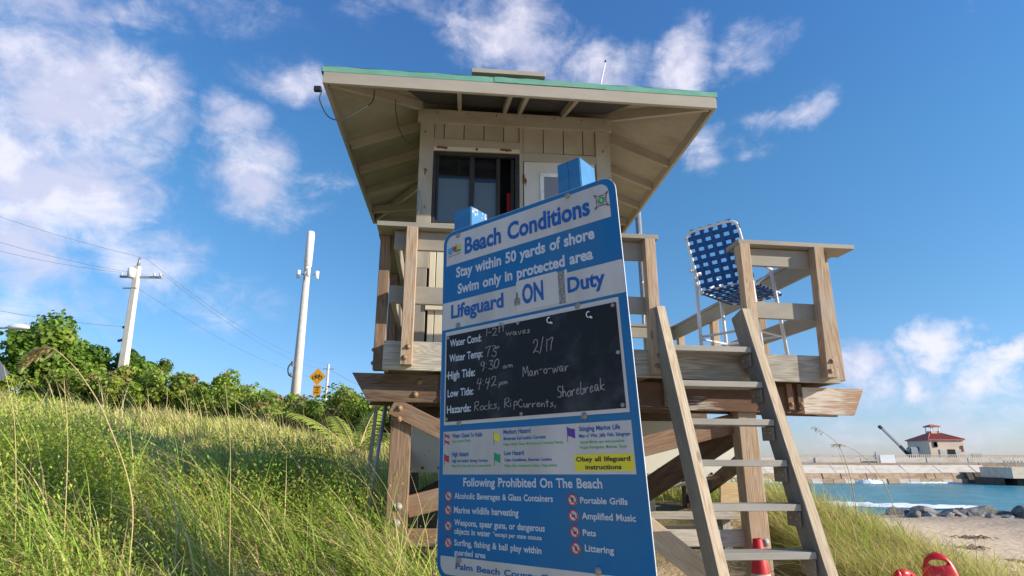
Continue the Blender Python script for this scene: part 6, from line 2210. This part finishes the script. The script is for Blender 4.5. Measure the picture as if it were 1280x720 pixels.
def jwall(name, label, cat, x0, x1, y, z0, z1, thick, m, step, gap=0.05, slope=0.0, dy=0.0, mats=None):
    """a wall of separate cast blocks"""
    t = thing(name, label, cat, ((x0 + x1) / 2, y, z0))
    x = x0
    g_ = random.Random(int(x0 * 10 + z0 * 7))
    while x < x1 - 0.1:
        w = min(step * g_.uniform(0.9, 1.1), x1 - x)
        yy = y + dy * (x - x0)
        bm = bmesh.new()
        jy = g_.uniform(-0.05, 0.05); jz = g_.uniform(-0.03, 0.03)
        vs = add_box(bm, (0, 0, 0), (w - gap, thick, z1 - z0 + jz))
        for q in vs:
            if q.co.z > 0: q.co.y += slope
        bm_obj('wall_block', bm, M_[(mats[g_.randrange(len(mats))] if mats else m)], t, T(x + w / 2, yy + jy + thick / 2, (z0 + z1) / 2))
        x += w
    return t


# upper parapet, lower apron, stone footing
jwall('sea_parapet', 'long bleached upper parapet of the sea wall below the red roofed house', 'wall', 30, 100, 86, 0.95, 1.62, 0.5, 'jwhite', 3.0)
t = thing('sea_wall_railing', 'low pale railing of close posts on top of the sea wall', 'railing', (60, 86, 1.6))
x = 36.0
k = 0
while x < 100 and k < 290:
    bm = bmesh.new(); add_box(bm, (0, 0, 0), (0.10, 0.10, 0.34))
    bm_obj('railing_post', bm, M_['jwhite'], t, T(x, 86.1, 1.79)); x += 0.28; k += 1
bm = bmesh.new(); add_box(bm, (68, 86.1, 1.985), (66, 0.12, 0.06)); bm_obj('railing_bar', bm, M_['jwhite'], t)
bm = bmesh.new(); add_box(bm, (0, 0, 0), (2.0, 0.4, 1.3)); tag(bm_obj('white_block', bm, M_['antenna'], None, T(51.2, 85.2, 1.3)), 'square white concrete block standing on the sea wall left of the crane', 'concrete block')
jwall('sea_apron', 'sloping white lower apron of the sea wall above tan stones', 'wall', 26, 61.5, 80.5, -0.30, 0.66, 2.2, 'jwhite', 2.2, 0.04, 1.5)
jwall('sea_footing', 'rough tan stone footing of the sea wall at the waterline', 'wall', 26, 62, 79.8, -1.0, -0.30, 2.4, 'jtan', 1.1, 0.03, 0.3)
jwall('sea_footing', 'lowest course of tan stones where waves break on the sea wall', 'wall', 24, 61, 79.1, -2.2, -1.0, 2.4, 'jtan', 1.4, 0.06, 0.4, mats=['jtan', 'jtan', 'jwhite'])
jwall('dark_footing', 'dark wet stone slope between the tan footing and the pier', 'wall', 57.5, 68, 78.6, -2.2, -0.2, 2.0, 'jdark', 1.0, 0.04, 0.9, 0.0, ['jdark', 'jdark', 'jtan'])
jwall('sea_ledge', 'narrow dark walkway gap between parapet and apron', 'wall', 28, 100, 84.5, 0.3, 0.9, 1.2, 'jtan', 5.0)
pier = thing('concrete_pier', 'concrete pier deck on short dark piles at the right edge', 'pier', (70, 74, -1.5))
for i in range(7):
    bm = bmesh.new(); add_box(bm, (0, 0, 0), (4.4, 5.0, 1.25)); bm_obj('pier_slab', bm, M_['pier'], pier, T(60.4 + i * 4.44, 75.5, -0.12))
for i in range(12):
    bm = bmesh.new(); add_box(bm, (0, 0, 0), (0.9, 3.6, 1.6)); bm_obj('pile', bm, M_['jdark'], pier, T(57.6 + i * 2.4, 76.0, -1.5))
for i in range(100):
    bm = bmesh.new(); add_box(bm, (0, 0, 0), (0.11, 0.11, 0.85)); bm_obj('railing_post', bm, M_['pier'], pier, T(58.3 + i * 0.33, 73.2 + (0.0 if i > 8 else (8 - i) * 0.1), 0.90))
bm = bmesh.new(); add_box(bm, (74.6, 73.2, 1.34), (32.6, 0.12, 0.07)); bm_obj('railing_bar', bm, M_['pier'], pier)

house = thing('pump_house', 'small cream house with red hip roof and open cupola on the sea wall', 'house', (61.5, 91, 1.3))
Mh = T(62.2, 91.2, 1.5)


def hbox(name, c, s, m, parent=None):
    bm = bmesh.new(); add_box(bm, (0, 0, 0), s)
    return bm_obj(name, bm, M_[m], parent or house, Mh @ T(*c))


hh_ = 2.5
# three-sided near face: chamfered plan like the photograph's corner
bm = bmesh.new()
plan = [(-2.45, 2.45), (-2.45, -2.45), (2.45, -2.45), (2.45, 2.45)]
a = [bm.verts.new((x, y, 0)) for x, y in plan]; b = [bm.verts.new((x, y, hh_)) for x, y in plan]
for i in range(4): bm.faces.new((a[i], a[(i + 1) % 4], b[(i + 1) % 4], b[i]))
bm.faces.new(b)
bmesh.ops.recalc_face_normals(bm, faces=bm.faces[:])
bm_obj('wall', bm, M_['house'], house, Mh)


def hip(name, rx, ry, z0, z1, rid, parent, M, m='tile'):
    bm = bmesh.new()
    c = [bm.verts.new(p) for p in ((-rx, -ry, z0), (rx, -ry, z0), (rx, ry, z0), (-rx, ry, z0), (-rx, -ry, z0 + 0.13), (rx, -ry, z0 + 0.13), (rx, ry, z0 + 0.13), (-rx, ry, z0 + 0.13), (-rid, 0, z1), (rid, 0, z1))]
    for f in ((3, 2, 1, 0), (0, 1, 5, 4), (1, 2, 6, 5), (2, 3, 7, 6), (3, 0, 4, 7), (4, 5, 9, 8), (5, 6, 9), (6, 7, 8, 9), (7, 4, 8)): bm.faces.new([c[i] for i in f])
    bmesh.ops.recalc_face_normals(bm, faces=bm.faces[:])
    return bm_obj(name, bm, M_[m], parent, M)


rf = hip('roof', 2.65, 2.65, hh_, hh_ + 1.25, 0.4, house, Mh)
for (x0_, y0_, x1_, y1_) in ((-2.65, -2.65, -0.4, 0), (2.65, -2.65, 0.4, 0)):
    tube('ridge_tile', [Mh @ Vector((x0_, y0_, hh_ + 0.16)), Mh @ Vector((x1_, y1_, hh_ + 1.28))], 0.07, M_['tile'], rf, 6)
for i in range(22):
    xx = -2.5 + i * 5.0 / 21
    top_ = min(1.0, (2.65 - abs(xx)) / 2.25)
    tube('roof_tile', [Mh @ Vector((xx, -2.65, hh_ + 0.15)), Mh @ Vector((xx, -2.65 + 2.65 * top_, hh_ + 0.15 + 1.12 * top_))], 0.035, M_['tile'], rf, 4)
cup = subempty('cupola', house, tuple(Mh @ Vector((0, 0, hh_ + 1.3))))
for x_, y_ in ((-0.58, -0.58), (0.58, -0.58), (0.58, 0.58), (-0.58, 0.58)):
    tube('cupola_post', [Mh @ Vector((x_, y_, hh_ + 0.8)), Mh @ Vector((x_, y_, hh_ + 1.95))], 0.06, M_['antenna'], cup, 6)
bm = bmesh.new(); add_box(bm, (0, 0, 0), (1.1, 1.1, 0.35)); bm_obj('cupola_base', bm, M_['house'], cup, Mh @ T(0, 0, hh_ + 1.2))
hip('cupola_roof', 0.80, 0.80, hh_ + 1.95, hh_ + 2.35, 0.2, cup, Mh)


def opening(name, t0, z, w, hgt, face, m):
    p0 = Vector((*plan[face], 0)); p1 = Vector((*plan[face + 1], 0))
    d = (p1 - p0); L = d.length; d.normalize()
    n = Vector((d.y, -d.x, 0))
    c = p0 + d * (t0 * L) + n * 0.03 + Vector((0, 0, z))
    q = Matrix.Identity(4)
    for i in range(3): q[i][0] = d[i]; q[i][1] = n[i]; q[i][2] = (0, 0, 1)[i]; q[i][3] = c[i]
    bm = bmesh.new(); add_box(bm, (0, 0, 0), (w, 0.10, hgt))
    return bm_obj(name, bm, M_[m], house, Mh @ q)


wf = opening('window_frame', 0.17, 1.95, 0.62, 0.78, 1, 'jdark')
opening('window', 0.17, 1.95, 0.46, 0.62, 1, 'dark_in').matrix_basis.translation.y -= 0.0
opening('door', 0.60, 0.62, 1.0, 1.25, 1, 'dark_in')
opening('shutter', 0.36, 0.62, 0.95, 1.25, 1, 'jwhite')
opening('shutter', 0.80, 0.62, 0.85, 1.25, 1, 'jwhite')
opening('wall_sign', 0.45, 1.35, 0.62, 0.55, 0, 'text_blue')
opening('stain', 0.93, 1.35, 0.30, 0.8, 1, 'rust')
bm = bmesh.new(); add_box(bm, (0, 0, 0), (1.3, 0.5, 0.8)); tag(bm_obj('utility_box', bm, M_['greymetal'], None, T(66.7, 89.5, 1.75)), 'small blue grey box right of the red roofed house', 'box')

crane = thing('jetty_crane', 'dark crane boom raised to the left beside the red roofed house', 'crane', (57.3, 89, 1.4))
plank('boom', (57.0, 89, 1.7), (53.35, 89, 5.85), 0.30, 0.28, M_['greymetal'], crane)
plank('boom_tip', (53.42, 89, 5.66), (53.1, 89, 6.02), 0.36, 0.36, M_['black'], crane)
plank('lower_boom', (57.05, 88.9, 1.45), (55.6, 88.9, 3.2), 0.22, 0.40, M_['black'], crane)
bm = bmesh.new(); add_box(bm, (0, 0, 0), (1.1, 1.0, 1.3)); bmesh.ops.bevel(bm, geom=bm.edges[:], offset=0.12, segments=2, affect='EDGES')
bm_obj('winch_housing', bm, M_['greymetal'], crane, T(57.3, 89, 2.4))
plank('pedestal', (57.2, 89, 0.9), (57.2, 89, 2.0), 0.6, 0.6, M_['greymetal'], crane, up=(0, 1, 0))
tag(plank('thin_marker', (50.2, 86, 1.4), (50.2, 86, 2.35), 0.07, 0.07, M_['black'], None, up=(0, 1, 0)), 'thin dark marker post left of the white block on the wall', 'post')

# ------------------------------------------------------------------ rescue cans lying on the sand at lower right
def rescue_can(name, label, cat, M, L=0.72, W=0.30, Tk=0.20):
    t = thing(name, label, cat, tuple(M.to_translation()), 'red rescue cans on the sand')
    bm = bmesh.new()
    n = 28; rings = []
    prof = []
    for i in range(n + 1):
        z = -L / 2 + L * i / n
        q = abs(z) / (L / 2)
        k = (1 - q ** 3.2) ** 0.5
        prof.append((z, max(0.02, k)))
    seg = 20
    for z, k in prof:
        rings.append([bm.verts.new((W / 2 * k * math.copysign(abs(math.cos(a)) ** 0.8, math.cos(a)), Tk / 2 * k ** 0.8 * math.sin(a), z)) for a in [2 * math.pi * j / seg for j in range(seg)]])
    for i in range(n):
        for j in range(seg): bm.faces.new((rings[i][j], rings[i][(j + 1) % seg], rings[i + 1][(j + 1) % seg], rings[i + 1][j]))
    bm.faces.new(rings[0][::-1]); bm.faces.new(rings[-1])
    bmesh.ops.recalc_face_normals(bm, faces=bm.faces[:])
    body = bm_obj('can_body', bm, M_['red'], t, M, True)
    # moulded hand hole: boolean cut
    bm = bmesh.new()
    add_lathe(bm, [(0.05, -0.3), (0.05, 0.3)], 18)
    for q in bm.verts: q.co = Vector((q.co.x * W / 0.20, q.co.z, q.co.y * 0.5 + L / 2 - 0.085))
    bmesh.ops.recalc_face_normals(bm, faces=bm.faces[:])
    me = bpy.data.meshes.new('c'); bm.to_mesh(me); bm.free()
    co = bpy.data.objects.new('c', me); col.objects.link(co); co.matrix_basis = M
    md = body.modifiers.new('b', 'BOOLEAN'); md.object = co; md.operation = 'DIFFERENCE'; md.solver = 'EXACT'
    dg = bpy.context.evaluated_depsgraph_get(); dg.update()
    nm = bpy.data.meshes.new_from_object(body.evaluated_get(dg))
    body.modifiers.clear(); body.data = nm
    for p in nm.polygons: p.use_smooth = True
    bpy.data.objects.remove(co)
    # raised rim around the flat face
    pts = [M @ Vector((W / 2 * 0.86 * math.cos(a), -Tk / 2 * 0.72, -0.02 + (L / 2 * 0.84) * math.sin(a))) for a in np.linspace(0, 2 * math.pi, 33)]
    return t


rescue_can('rescue_can', 'bright red upright rescue can with hand hole on the sand', 'rescue can', T(3.42, 5.2, 0.40) @ Euler((R(-10), R(-3), R(-22))).to_matrix().to_4x4(), 0.76, 0.27, 0.085)
rescue_can('rescue_can', 'dark red rescue can lying tilted left of the bright upright one', 'rescue can', T(3.13, 5.15, 0.57) @ Euler((R(20), R(-62), R(10))).to_matrix().to_4x4(), 0.36, 0.13, 0.10)
rescue_can('rescue_can', 'orange red tip of a rescue can leftmost at the bottom edge', 'rescue can', T(2.90, 5.05, 0.33) @ Euler((R(5), R(10), 0)).to_matrix().to_4x4(), 0.72, 0.09, 0.09)
tag(tube('tow_strap', catmull([(3.17, 5.12, 0.54), (3.25, 5.08, 0.52), (3.30, 5.05, 0.42), (3.22, 5.0, 0.2)], 5), 0.014, M_['black'], None), 'short black strap between the red rescue cans', 'strap')
